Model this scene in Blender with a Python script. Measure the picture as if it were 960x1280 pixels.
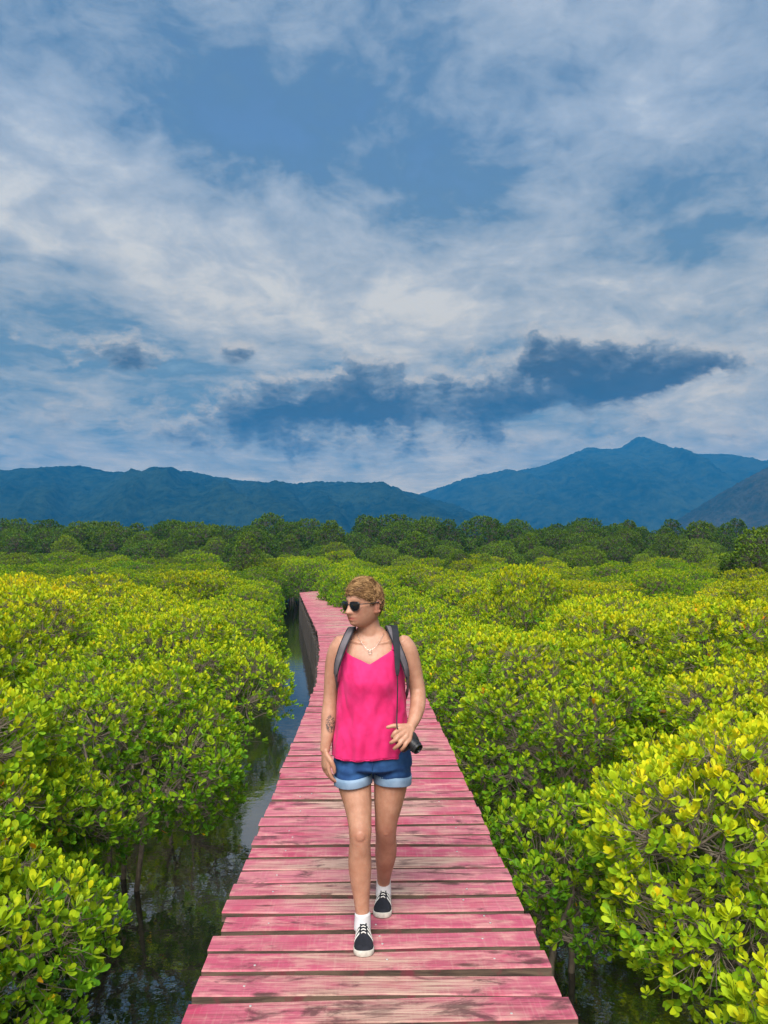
import bpy, math, random
import numpy as np
from mathutils import Vector, Matrix

R = math.radians
scene = bpy.context.scene
col = scene.collection
for o in list(bpy.data.objects):
    bpy.data.objects.remove(o, do_unlink=True)

# ------------------------------------------------------------------ camera
DECK = 1.35                       # deck top above the water (water is z = 0)
EYE = DECK + 1.757
cam_data = bpy.data.cameras.new('camera')
cam_data.sensor_fit = 'VERTICAL'
cam_data.sensor_height = 36.0
cam_data.lens = 36.0 * 970 / 1280
cam_data.shift_y = 63 / 1280
cam_data.clip_start = 0.05
cam_data.clip_end = 40000
cam = bpy.data.objects.new('camera', cam_data)
col.objects.link(cam)
cam.location = (0, 0, EYE)
cam.rotation_euler = (R(90), 0, 0)
scene.camera = cam

# ------------------------------------------------------------------ node helper
class NT:
    def __init__(s, tree):
        s.t = tree; s.n = tree.nodes; s.l = tree.links
    def link(s, a, b):
        s.l.new(a, b)
    def put(s, sock, v):
        if isinstance(v, bpy.types.NodeSocket): s.l.new(v, sock)
        elif v is not None: sock.default_value = v
    def m(s, op, a, b=None, c=None, clamp=False):
        n = s.n.new('ShaderNodeMath'); n.operation = op; n.use_clamp = clamp
        for i, v in enumerate((a, b, c)): s.put(n.inputs[i], v)
        return n.outputs[0]
    def vm(s, op, a, b=None):
        n = s.n.new('ShaderNodeVectorMath'); n.operation = op
        s.put(n.inputs[0], a)
        if b is not None: s.put(n.inputs[3 if op == 'SCALE' else 1], b)
        return n.outputs['Value'] if op in ('LENGTH', 'DISTANCE', 'DOT_PRODUCT') else n.outputs[0]
    def xyz(s, v):
        n = s.n.new('ShaderNodeSeparateXYZ'); s.put(n.inputs[0], v); return n.outputs
    def comb(s, x=0., y=0., z=0.):
        n = s.n.new('ShaderNodeCombineXYZ')
        for i, v in enumerate((x, y, z)): s.put(n.inputs[i], v)
        return n.outputs[0]
    def noise(s, vec, scale=5., detail=4., rough=.5, dist=0., out='Fac'):
        n = s.n.new('ShaderNodeTexNoise'); s.put(n.inputs['Vector'], vec)
        n.inputs['Scale'].default_value = scale; n.inputs['Detail'].default_value = detail
        n.inputs['Roughness'].default_value = rough; n.inputs['Distortion'].default_value = dist
        return n.outputs[out]
    def rng(s, v, a, b, c=0., d=1., smooth=True):
        n = s.n.new('ShaderNodeMapRange'); n.interpolation_type = 'SMOOTHSTEP' if smooth else 'LINEAR'
        s.put(n.inputs['Value'], v)
        for k, q in zip(('From Min', 'From Max', 'To Min', 'To Max'), (a, b, c, d)): s.put(n.inputs[k], q)
        return n.outputs[0]
    def mix(s, f, a, b, mode='MIX'):
        n = s.n.new('ShaderNodeMix'); n.data_type = 'RGBA'; n.blend_type = mode
        s.put(n.inputs[0], f)
        for i, v in ((6, a), (7, b)):
            if isinstance(v, (tuple, list)): v = tuple(v) + ((1.,) if len(v) == 3 else ())
            s.put(n.inputs[i], v)
        return n.outputs[2]
    def ramp(s, v, stops):
        n = s.n.new('ShaderNodeValToRGB'); s.put(n.inputs[0], v)
        e = n.color_ramp.elements
        while len(e) < len(stops): e.new(.5)
        for q, (p, c) in zip(e, stops): q.position = p; q.color = tuple(c) + (1.,)
        return n.outputs[0]
    def gauss(s, x, y, cx, cy, sx, sy, amp, tilt=0.):
        dx = s.m('SUBTRACT', x, cx); dy = s.m('SUBTRACT', y, cy)
        if tilt: dy = s.m('SUBTRACT', dy, s.m('MULTIPLY', dx, tilt))
        a = s.m('POWER', s.m('DIVIDE', dx, sx), 2.); b = s.m('POWER', s.m('DIVIDE', dy, sy), 2.)
        return s.m('MULTIPLY', s.m('POWER', 2.71828, s.m('MULTIPLY', s.m('ADD', a, b), -.5)), amp)

def lin(r, g, b):
    f = lambda c: (c / 255 / 12.92) if c <= 10 else ((c / 255 + .055) / 1.055) ** 2.4
    return (f(r), f(g), f(b))

# ------------------------------------------------------------------ sky, sun, exposure
EXPO = 2.62
SUN_EL, SUN_AZ = 50.0, 188.0       # sun direction: azimuth clockwise from +Y, so behind the viewer
world = bpy.data.worlds.new('World'); scene.world = world
world.use_nodes = True
W = NT(world.node_tree)
for n in list(W.n): W.n.remove(n)
tc = W.n.new('ShaderNodeTexCoord')
dirv = W.vm('NORMALIZE', tc.outputs['Generated'])
dx, dy, dz = W.xyz(dirv)
az = W.m('ARCTAN2', dx, dy); el = W.m('ARCSINE', dz)
zc = W.m('ADD', W.m('MAXIMUM', dz, 0.), .13)
plane = W.comb(W.m('DIVIDE', dx, zc), W.m('DIVIDE', dy, zc), 0.)
warp = W.vm('SCALE', W.vm('SUBTRACT', W.noise(plane, 1.1, 5, .55, out='Color'), (.5, .5, .5)), .75)
pw = W.vm('ADD', plane, warp)
big = W.noise(pw, .8, 8., .60)
puff_v = W.comb(az, W.m('MULTIPLY', el, 1.5), 0.)
puff_w = W.vm('ADD', puff_v, W.vm('SCALE', W.vm('SUBTRACT', W.noise(puff_v, 4., 4, .6, out='Color'), (.5, .5, .5)), .22))
puff = W.noise(puff_w, 6., 9., .60)
fine = W.noise(W.vm('MULTIPLY', pw, (1.2, .9, 1.)), 3.4, 8., .62)
wa = W.m('MULTIPLY', W.m('SUBTRACT', W.noise(puff_v, 5., 6., .6), .5), .30)   # ragged outlines for the cloud masses
azw = W.m('ADD', az, wa); elw = W.m('ADD', el, W.m('MULTIPLY', wa, .55))
light = W.m('ADD', .51, W.m('MULTIPLY', W.m('SUBTRACT', big, .5), .80))
light = W.m('ADD', light, W.m('MULTIPLY', W.m('SUBTRACT', fine, .5), .95))
light = W.m('ADD', light, W.m('MULTIPLY', W.m('SUBTRACT', puff, .5), .85))
mott = W.noise(W.vm('MULTIPLY', pw, (.8, 1.1, 1.)), 8., 5., .55)
light = W.m('ADD', light, W.m('MULTIPLY', W.m('SUBTRACT', mott, .5), .42))
band_el = W.m('SUBTRACT', elw, W.m('SUBTRACT', .325, W.m('MULTIPLY', W.m('SINE', azw), .12)))
band = W.m('POWER', 2.71828, W.m('MULTIPLY', W.m('POWER', W.m('DIVIDE', band_el, .07), 2.), -.5))
light = W.m('ADD', light, W.m('MULTIPLY', band, .30))
for (cx, cy, sx, sy, a, t) in ((-.05, .475, .13, .06, -.22, -.12), (.10, .42, .10, .04, -.18, -.2), (-.47, .265, .14, .040, -.20, 0.),
                               (.38, .40, .12, .05, -.12, .2), (-.25, .56, .2, .06, -.06, 0.), (.36, .53, .16, .09, .10, .3), (-.33, .17, .2, .05, -.08, 0.), (-.36, .45, .14, .05, .10, 0.)):
    light = W.m('ADD', light, W.gauss(azw, elw, cx, cy, sx, sy, a, t))
light = W.m('ADD', light, W.m('MULTIPLY', W.rng(el, .22, .04), .42))
E2 = 2 ** -EXPO
sc_ = lambda c, k=1.08: tuple(v * E2 * k for v in lin(*c))
cloud = W.ramp(light, [(.10, sc_((70, 108, 156))), (.36, sc_((102, 134, 170))), (.56, sc_((150, 168, 192))), (.76, sc_((178, 190, 208))), (.95, sc_((210, 216, 224)))])
nishita = W.n.new('ShaderNodeTexSky'); nishita.sky_type = 'NISHITA'; nishita.sun_disc = False
nishita.sun_elevation = R(SUN_EL); nishita.sun_rotation = R(SUN_AZ); nishita.air_density = 1.4; nishita.dust_density = 2.0
blue = W.vm('SCALE', nishita.outputs[0], .05 * .7)
clear = W.rng(light, .40, .08, 0., .30)                     # thin places let the blue sky through
skyc = W.mix(clear, cloud, blue)
# low dark cumulus masses with billowed tops
def cumulus(e_):
    """cloud density at elevation socket e_"""
    cv = W.comb(az, W.m('MULTIPLY', e_, 1.7), 0.)
    cvw = W.vm('ADD', cv, W.vm('SCALE', W.vm('SUBTRACT', W.noise(cv, 16., 4, .6, out='Color'), (.5, .5, .5)), .05))
    c1 = W.noise(cvw, 11., 3., .55); c2 = W.noise(W.vm('ADD', cvw, (0., 0., 3.7)), 34., 6., .62)
    d_ = W.m('ADD', W.m('MULTIPLY', W.m('SUBTRACT', c1, .5), 2.2), W.m('MULTIPLY', W.m('SUBTRACT', c2, .5), 1.6))
    for (cx, cy, sx, sy, a, t) in ((-.02, .215, .075, .030, .90, .0), (-.13, .198, .075, .024, .66, .1), (.23, .250, .070, .026, 1.05, -.05), (.33, .234, .065, .016, .95, .08), (.12, .198, .10, .018, .66, .02), (.24, .205, .07, .014, .5, .05),
                                   (-.325, .247, .030, .015, .95, 0.), (-.185, .263, .02, .010, .75, 0.), (.40, .238, .03, .009, .55, .05), (0., .150, .24, .014, .40, 0.), (-.24, .17, .06, .018, .35, 0.)):
        d_ = W.m('ADD', d_, W.gauss(az, e_, cx, cy, sx, sy, a, t))
    return W.m('SUBTRACT', d_, W.rng(e_, .27, .34, 0., 1.2))
cum = cumulus(el); cum_up = cumulus(W.m('ADD', el, .010))
cum_a = W.rng(cum, .08, .80)
thick = W.rng(cum, .10, 1.35)
lit = W.m('MULTIPLY', W.m('SUBTRACT', cum, cum_up), .95)                 # tops and edges catch the light, bases stay dark
shade = W.m('ADD', W.m('SUBTRACT', thick, lit), 0.)
cum_c = W.ramp(shade, [(.0, sc_((196, 200, 206))), (.28, sc_((128, 140, 156))), (.58, sc_((78, 88, 104))), (.95, sc_((44, 52, 66)))])
skyc = W.mix(W.m('MULTIPLY', cum_a, .94), skyc, cum_c)
skyc = W.mix(1., skyc, W.mix(W.rng(el, .02, .50, smooth=False), (1.62, 1.18, .62), (.98, .97, .93)), 'MULTIPLY')     # paler and warmer towards the horizon
bg = W.n.new('ShaderNodeBackground'); bg.inputs['Strength'].default_value = 1.0
W.link(skyc, bg.inputs['Color'])
wo = W.n.new('ShaderNodeOutputWorld'); W.link(bg.outputs[0], wo.inputs['Surface'])
try:
    world.cycles.sampling_method = 'MANUAL'; world.cycles.sample_map_resolution = 512
except Exception:
    pass

sun_d = bpy.data.lights.new('sun', 'SUN')
sun_d.energy = 1.5; sun_d.angle = R(40); sun_d.color = (1.0, .95, .87)
sun = bpy.data.objects.new('sun', sun_d); col.objects.link(sun)
sd = Vector((math.sin(R(SUN_AZ)) * math.cos(R(SUN_EL)), math.cos(R(SUN_AZ)) * math.cos(R(SUN_EL)), math.sin(R(SUN_EL))))
sun.rotation_euler = sd.to_track_quat('Z', 'Y').to_euler()
sun.location = (0, 0, 60)

scene.view_settings.view_transform = 'Standard'
scene.view_settings.look = 'None'
scene.view_settings.gamma = 1.0
scene.view_settings.use_curve_mapping = False
scene.view_settings.exposure = EXPO
scene.render.engine = 'CYCLES'
cy = scene.cycles
cy.max_bounces = 7; cy.diffuse_bounces = 3; cy.glossy_bounces = 3; cy.transmission_bounces = 4; cy.transparent_max_bounces = 6; cy.volume_bounces = 0
cy.use_denoising = True
cy.sample_clamp_indirect = 4.0

# ------------------------------------------------------------------ object helpers
def tag(o, label=None, cat=None, group=None, kind=None):
    if label: o['label'] = label
    if cat: o['category'] = cat
    if group: o['group'] = group
    if kind: o['kind'] = kind
    return o
def empty(name, loc, rz=0.):
    o = bpy.data.objects.new(name, None); col.objects.link(o)
    o.location = loc; o.rotation_euler = (0, 0, rz); o.empty_display_size = .1
    return o
def link(name, me, mat=None, parent=None):
    o = bpy.data.objects.new(name, me); col.objects.link(o)
    if mat is not None and not me.materials: me.materials.append(mat)
    if parent is not None: o.parent = parent
    return o
def mesh_np(name, V, tris, mat=None, smooth=True, attrs=None):
    V = np.asarray(V, dtype=np.float32); T = np.asarray(tris, dtype=np.int32)
    k = T.shape[1]
    me = bpy.data.meshes.new(name)
    me.vertices.add(len(V)); me.vertices.foreach_set('co', V.ravel())
    me.loops.add(T.size); me.loops.foreach_set('vertex_index', T.ravel())
    me.polygons.add(len(T)); me.polygons.foreach_set('loop_start', np.arange(0, T.size, k, dtype=np.int32))
    me.polygons.foreach_set('use_smooth', np.full(len(T), smooth))
    for kk, a in (attrs or {}).items():
        at = me.attributes.new(kk, 'FLOAT', 'POINT'); at.data.foreach_set('value', np.asarray(a, dtype=np.float32))
    me.update(calc_edges=True)
    if mat: me.materials.append(mat)
    return me
class MB:
    def __init__(s): s.v = []; s.f = []
    def add(s, V, F):
        b = len(s.v); s.v += [tuple(map(float, p)) for p in V]; s.f += [tuple(b + i for i in f) for f in F]
    def box(s, c, size, rot=None):
        x, y, z = (q / 2 for q in size)
        P = [Vector((a * x, b * y, d * z)) for a in (-1, 1) for b in (-1, 1) for d in (-1, 1)]
        if rot is not None: P = [rot @ p for p in P]
        s.add([p + Vector(c) for p in P], [(0, 1, 3, 2), (4, 6, 7, 5), (0, 4, 5, 1), (2, 3, 7, 6), (0, 2, 6, 4), (1, 5, 7, 3)])
    def rings(s, rings, cap=True):
        n = len(rings[0]); b = len(s.v)
        for r in rings: s.v += [tuple(map(float, p)) for p in r]
        for i in range(len(rings) - 1):
            for j in range(n):
                k = (j + 1) % n
                s.f.append((b + i * n + j, b + i * n + k, b + (i + 1) * n + k, b + (i + 1) * n + j))
        if cap:
            s.f.append(tuple(b + j for j in reversed(range(n)))); s.f.append(tuple(b + (len(rings) - 1) * n + j for j in range(n)))
    def tube(s, pts, rad, n=12, sub=4, ref=(0, -1, 0), flat=None):
        """smooth tapered tube through pts; rad float or (ra, rb) pairs, ra across ref"""
        P = np.array(pts, float); Rd = np.array([(r, r) if np.isscalar(r) else r for r in rad], float)
        if sub > 1 and len(P) > 2: P, Rd = catmull(P, sub), catmull(Rd, sub)
        T = np.gradient(P, axis=0); T /= np.linalg.norm(T, axis=1)[:, None] + 1e-9
        ref = np.array(ref, float)
        out = []
        for p, t, r in zip(P, T, Rd):
            a = np.cross(t, ref); a /= np.linalg.norm(a) + 1e-9; b = np.cross(a, t)
            out.append([p + a * r[0] * math.cos(q) + b * r[1] * math.sin(q) for q in np.linspace(0, 2 * math.pi, n, endpoint=False)])
        e0, e1 = P[0] - T[0] * Rd[0].mean() * .5, P[-1] + T[-1] * Rd[-1].mean() * .5
        out = [[e0 + (np.array(q) - P[0]) * .55 for q in out[0]]] + out + [[e1 + (np.array(q) - P[-1]) * .55 for q in out[-1]]]
        s.rings(out)
    def sphere(s, c, r, n=16, rot=None):
        r = (r, r, r) if np.isscalar(r) else r
        rows = []
        for i in range(1, n):
            a = math.pi * i / n
            row = []
            for j in range(n * 2):
                q = math.pi * j / n
                v = Vector((math.sin(a) * math.cos(q) * r[0], math.sin(a) * math.sin(q) * r[1], -math.cos(a) * r[2]))
                if rot is not None: v = rot @ v
                row.append(v + Vector(c))
            rows.append(row)
        s.rings(rows)
    def build(s, name, mat=None, parent=None, smooth=True):
        me = bpy.data.meshes.new(name); me.from_pydata(s.v, [], s.f)
        me.polygons.foreach_set('use_smooth', [smooth] * len(me.polygons)); me.update()
        return link(name, me, mat, parent)
def catmull(P, k):
    P = np.asarray(P, float); Q = np.vstack([2 * P[0] - P[1], P, 2 * P[-1] - P[-2]])
    out = []
    for i in range(1, len(Q) - 2):
        for t in np.arange(k) / k:
            out.append(.5 * ((2 * Q[i]) + (-Q[i - 1] + Q[i + 1]) * t + (2 * Q[i - 1] - 5 * Q[i] + 4 * Q[i + 1] - Q[i + 2]) * t * t + (-Q[i - 1] + 3 * Q[i] - 3 * Q[i + 1] + Q[i + 2]) * t ** 3))
    out.append(P[-1]); return np.array(out)
def auto_smooth(o, ang=40):
    me = o.data
    me.polygons.foreach_set('use_smooth', [True] * len(me.polygons))
    try: me.set_sharp_from_angle(angle=R(ang))
    except Exception: pass
    return o

# ------------------------------------------------------------------ materials
def material(name):
    m = bpy.data.materials.new(name); m.use_nodes = True
    t = NT(m.node_tree); p = t.n['Principled BSDF']
    return m, t, p
def simple(name, c, rough=.6, var=.15, scale=30., bump=0., metallic=0., spec=.5):
    m, t, p = material(name)
    tcn = t.n.new('ShaderNodeTexCoord')
    nz = t.noise(tcn.outputs['Object'], scale, 5., .6)
    k = t.rng(nz, .3, .7, 1 - var, 1 + var, False)
    t.link(t.vm('SCALE', tuple(c), k), p.inputs['Base Color'])
    p.inputs['Roughness'].default_value = rough; p.inputs['Metallic'].default_value = metallic
    p.inputs['Specular IOR Level'].default_value = spec
    if bump:
        b = t.n.new('ShaderNodeBump'); b.inputs['Strength'].default_value = bump; b.inputs['Distance'].default_value = .004
        t.link(nz, b.inputs['Height']); t.link(b.outputs[0], p.inputs['Normal'])
    return m

def leaf_material(name, stops, transl=.35, rough=.42):
    m, t, p = material(name)
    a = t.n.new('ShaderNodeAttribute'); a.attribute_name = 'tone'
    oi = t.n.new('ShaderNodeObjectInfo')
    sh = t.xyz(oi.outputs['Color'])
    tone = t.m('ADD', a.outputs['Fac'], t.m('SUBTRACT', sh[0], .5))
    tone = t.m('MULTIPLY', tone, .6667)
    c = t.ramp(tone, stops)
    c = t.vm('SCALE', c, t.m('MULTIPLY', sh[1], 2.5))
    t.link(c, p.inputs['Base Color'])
    p.inputs['Roughness'].default_value = rough; p.inputs['Specular IOR Level'].default_value = .08
    tr = t.n.new('ShaderNodeBsdfTranslucent')
    t.link(t.vm('MULTIPLY', c, (1.15, 1.1, .5)), tr.inputs['Color'])
    mx = t.n.new('ShaderNodeMixShader'); mx.inputs[0].default_value = transl
    t.link(p.outputs[0], mx.inputs[1]); t.link(tr.outputs[0], mx.inputs[2])
    t.link(mx.outputs[0], t.n['Material Output'].inputs['Surface'])
    return m
M = {}
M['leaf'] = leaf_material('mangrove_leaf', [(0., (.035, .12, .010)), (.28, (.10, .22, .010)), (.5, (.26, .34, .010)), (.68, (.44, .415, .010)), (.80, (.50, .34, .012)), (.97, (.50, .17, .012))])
M['tree_leaf'] = leaf_material('forest_leaf', [(0., (.014, .042, .008)), (.33, (.034, .080, .010)), (.66, (.085, .14, .012)), (1., (.16, .18, .014))], .25)
M['bark'] = simple('mangrove_bark', (.15, .12, .09), .85, .4, 25., .4)
M['dark_bark'] = simple('tree_bark', (.09, .075, .06), .9, .3, 12., .3)

# ------------------------------------------------------------------ numpy noise for terrain
def vnoise(x, y, seed):
    xi = np.floor(x).astype(int); yi = np.floor(y).astype(int); xf = x - xi; yf = y - yi
    def h(a, b):
        n = (a * 374761393 + b * 668265263 + seed * 974634777) & 0x7fffffff
        n = ((n ^ (n >> 13)) * 1274126177) & 0x7fffffff
        return ((n ^ (n >> 16)) & 0xffff) / 65535.
    u = xf * xf * (3 - 2 * xf); v = yf * yf * (3 - 2 * yf)
    return (h(xi, yi) * (1 - u) + h(xi + 1, yi) * u) * (1 - v) + (h(xi, yi + 1) * (1 - u) + h(xi + 1, yi + 1) * u) * v
def fbm(x, y, seed, o=5):
    s = 0.; a = .5
    for i in range(o):
        s = s + a * vnoise(x, y, seed + i); x = x * 2.03; y = y * 2.03; a *= .5
    return s

# ------------------------------------------------------------------ ground, water
def sheet(name, x0, x1, y0, y1, z, mat, n=1):
    xs = np.linspace(x0, x1, n + 1); ys = np.linspace(y0, y1, n + 1)
    V = [(x, y, z) for y in ys for x in xs]
    F = [(j * (n + 1) + i, j * (n + 1) + i + 1, (j + 1) * (n + 1) + i + 1, (j + 1) * (n + 1) + i) for j in range(n) for i in range(n)]
    me = bpy.data.meshes.new(name); me.from_pydata(V, [], F); me.update()
    return tag(link(name, me, mat), kind='structure')
M['mud'] = simple('mud_flat', (.06, .055, .035), .9, .4, .02)
sheet('ground', -4400, 4400, -180, 2880, -.6, M['mud'])
m, t, p = material('still_water')
tcn = t.n.new('ShaderNodeTexCoord')
p.inputs['Base Color'].default_value = (.010, .012, .008, 1)
p.inputs['Roughness'].default_value = .02; p.inputs['IOR'].default_value = 2.3; p.inputs['Specular IOR Level'].default_value = .8
b = t.n.new('ShaderNodeBump'); b.inputs['Strength'].default_value = .10; b.inputs['Distance'].default_value = .03
wn = t.m('ADD', t.noise(tcn.outputs['Object'], 5., 3., .5), t.m('MULTIPLY', t.noise(tcn.outputs['Object'], 26., 2., .5), .12))
t.link(wn, b.inputs['Height']); t.link(b.outputs[0], p.inputs['Normal'])
silt = t.rng(t.noise(tcn.outputs['Object'], 3., 6., .6), .5, .75)
t.link(t.mix(silt, (.008, .010, .007), (.022, .024, .013)), p.inputs['Base Color'])
M['water'] = m
sheet('water', -260, 260, -40, 260, 0., M['water'])

# ------------------------------------------------------------------ mountains
def mountain_mat(name, a, bcol, scale):
    m, t, p = material(name)
    tcn = t.n.new('ShaderNodeTexCoord')
    n1 = t.noise(tcn.outputs['Object'], scale, 8., .65); n2 = t.noise(tcn.outputs['Object'], scale * .12, 4., .5)
    t.link(t.mix(t.rng(t.m('ADD', t.m('MULTIPLY', n1, .65), t.m('MULTIPLY', n2, .35)), .35, .65), a, bcol), p.inputs['Base Color'])
    p.inputs['Roughness'].default_value = 1.; p.inputs['Specular IOR Level'].default_value = 0.
    bm_ = t.n.new('ShaderNodeBump'); bm_.inputs['Strength'].default_value = .8; bm_.inputs['Distance'].default_value = 9.
    t.link(n1, bm_.inputs['Height']); t.link(bm_.outputs[0], p.inputs['Normal'])
    return m
def ridge(name, ctrl, D, depth, seed, mat, crest_rough, nx=420, ny=70):
    """ctrl: (bearing tangent, crest height tangent); a real ridge D metres away with spurs running down to the plain"""
    cx = np.array([c[0] for c in ctrl]) * D; ch = np.array([c[1] for c in ctrl]) * D
    X = np.linspace(cx[0], cx[-1], nx); 
    H = np.interp(X, cx, ch)
    k = np.ones(3) / 3; H = np.convolve(np.pad(H, 1, mode='edge'), k, 'valid')
    tt = np.linspace(0, 1.35, ny)
    XX, TT = np.meshgrid(X, tt)
    prof = np.where(TT <= 1, 1 - (1 - np.clip(TT, 0, 1)) ** 1.45, 1 - (TT - 1) * 1.6)
    HH = np.tile(H, (ny, 1))
    sp = fbm(XX / (D * .045) + TT * 1.5, TT * 2.2 + XX / (D * .2), seed, 6) - .5
    away = np.clip(np.abs(TT - 1) * 3, 0, 1)
    Z = HH * prof + HH * sp * .6 * away * np.clip(TT * 4, 0, 1)
    fz = np.random.RandomState(seed).rand(ny, nx)
    Z = Z + (fz * crest_rough + fbm(XX / 20., TT * depth / 20., seed + 9, 3) * crest_rough * 1.5) - crest_rough
    Y = D - depth + TT * depth + sp * depth * .1 * away
    V = np.stack([XX, Y, np.maximum(Z, -20)], -1).reshape(-1, 3)
    i, j = np.meshgrid(np.arange(nx - 1), np.arange(ny - 1))
    b = (j * nx + i).ravel()
    o = link(name, mesh_np(name, V, np.stack([b, b + 1, b + nx + 1, b + nx], 1), mat))
    return tag(o, kind='structure')
K = lambda pts: [((x - 480) / 970., (703 - y) / 970.) for x, y in pts]
M['hill'] = mountain_mat('wooded_hill', (.002, .008, .006), (.020, .034, .018), .06)
M['peak'] = mountain_mat('wooded_peak', (.003, .010, .007), (.026, .038, .019), .036)
M['spur'] = mountain_mat('dry_wooded_spur', (.012, .020, .014), (.050, .048, .034), .06)
ridge('mountain', K([(-420, 640), (-200, 610), (-60, 590), (0, 588), (60, 584), (100, 581), (130, 588), (200, 594), (245, 591), (300, 600), (350, 604), (400, 601), (440, 602), (470, 607), (520, 616), (560, 630), (600, 652), (660, 690)]), 1600., 650., 3, M['hill'], 4.5)
ridge('mountain', K([(440, 690), (480, 640), (520, 618), (560, 608), (600, 593), (650, 587), (680, 581), (700, 573), (735, 558), (755, 561), (775, 560), (787, 551), (797, 544), (808, 553), (830, 569), (860, 566), (890, 568), (920, 580), (945, 576), (980, 570), (1040, 575), (1150, 600), (1300, 640)]), 2450., 950., 11, M['peak'], 3.5)
ridge('mountain', K([(800, 700), (835, 655), (880, 627), (920, 603), (960, 582), (1000, 572), (1060, 570), (1150, 590), (1350, 640)]), 1250., 450., 23, M['spur'], 3.)

# ------------------------------------------------------------------ boardwalk
def wood_paint():
    m, t, p = material('weathered_pink_paint')
    tcn = t.n.new('ShaderNodeTexCoord'); oi = t.n.new('ShaderNodeObjectInfo'); geo = t.n.new('ShaderNodeNewGeometry')
    rnd = oi.outputs['Random']
    o = tcn.outputs['Object']; ox, oy, oz = t.xyz(o)
    off = t.comb(t.m('MULTIPLY', rnd, 37.), t.m('MULTIPLY', rnd, 91.), t.m('MULTIPLY', rnd, 13.))
    v = t.vm('ADD', o, off)
    grain = t.noise(t.vm('MULTIPLY', v, (2.2, 55., 20.)), 1.6, 6., .62, .4)
    cross = t.noise(t.vm('MULTIPLY', v, (60., 3., 3.)), 1.5, 4., .55)
    patch = t.noise(t.vm('MULTIPLY', v, (1.6, 4., 3.)), 1.5, 5., .58)
    patch2 = t.noise(t.vm('MULTIPLY', v, (3.5, 8., 3.)), 1.9, 6., .62)
    r2 = t.m('FRACT', t.m('MULTIPLY', rnd, 7.31)); r3 = t.m('FRACT', t.m('MULTIPLY', rnd, 23.7)); r4 = t.m('FRACT', t.m('MULTIPLY', rnd, 51.3))
    pink = t.mix(r2, (.36, .060, .112), (.41, .122, .165))
    pink = t.mix(t.rng(patch2, .42, .68), pink, (.46, .20, .20))
    pink = t.mix(t.m('MULTIPLY', t.rng(t.noise(v, 2.3, 3., .5), .55, .7), .7), pink, (.35, .024, .075))
    # foot traffic wears the middle to bare wood
    mid = t.m('SUBTRACT', 1., t.m('MULTIPLY', t.m('POWER', t.m('ABSOLUTE', ox), 2.), 2.1))
    wear = t.m('ADD', t.m('MULTIPLY', mid, .26), t.m('ADD', t.m('MULTIPLY', patch, .75), t.m('MULTIPLY', t.m('SUBTRACT', r3, .5), .38)))
    wear = t.m('ADD', wear, t.m('MULTIPLY', t.m('SUBTRACT', grain, .5), .35))
    bare = t.mix(t.rng(grain, .3, .7), (.25, .165, .125), (.43, .32, .245))
    c = t.mix(t.m('MULTIPLY', t.rng(wear, .52, .80), .85), pink, bare)
    # grain lines, stains
    c = t.mix(t.m('MULTIPLY', t.rng(grain, .54, .36), .55), c, (.16, .05, .055))
    c = t.mix(t.m('MULTIPLY', t.rng(cross, .5, .75), .20), c, (.48, .32, .27))
    stain = t.m('ADD', t.noise(t.vm('MULTIPLY', v, (2.4, 7., 3.)), 1.7, 7., .66, .6), t.m('MULTIPLY', t.m('SUBTRACT', r4, .5), .16))
    c = t.mix(t.m('MULTIPLY', t.rng(stain, .55, .70), .80), c, (.055, .022, .024))
    knot = t.n.new('ShaderNodeTexVoronoi'); knot.inputs['Scale'].default_value = 1.; t.link(t.vm('MULTIPLY', v, (2.6, 8.5, 4.)), knot.inputs['Vector'])
    kn = t.m('MULTIPLY', t.rng(t.m('ADD', knot.outputs['Distance'], t.m('MULTIPLY', t.m('SUBTRACT', patch2, .5), .5)), .18, .05), t.rng(r3, .35, .6))
    c = t.mix(t.m('MULTIPLY', kn, .8), c, (.05, .022, .018))
    # unpainted sawn sides
    nz = t.xyz(tcn.outputs['Normal'])[2]
    side = t.rng(nz, .75, .35)
    edge = t.mix(t.rng(grain, .3, .7), (.035, .022, .018), (.13, .085, .06))
    edge = t.mix(t.rng(patch2, .52, .66), edge, (.14, .03, .04))
    c = t.mix(side, c, edge)
    c = t.vm('SCALE', c, .92)
    t.link(c, p.inputs['Base Color'])
    t.link(t.rng(patch, .3, .7, .62, .82), p.inputs['Roughness']); p.inputs['Specular IOR Level'].default_value = .3
    bp = t.n.new('ShaderNodeBump'); bp.inputs['Strength'].default_value = .55; bp.inputs['Distance'].default_value = .004
    t.link(t.m('ADD', grain, t.m('MULTIPLY', kn, -.4)), bp.inputs['Height']); t.link(bp.outputs[0], p.inputs['Normal'])
    return m
M['plank'] = wood_paint()
M['timber'] = simple('dark_wet_timber', (.034, .027, .022), .8, .5, 9., .5)
M['nail'] = simple('worn_steel_nail', (.55, .52, .5), .4, .2, 60., 0., .6)

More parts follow.
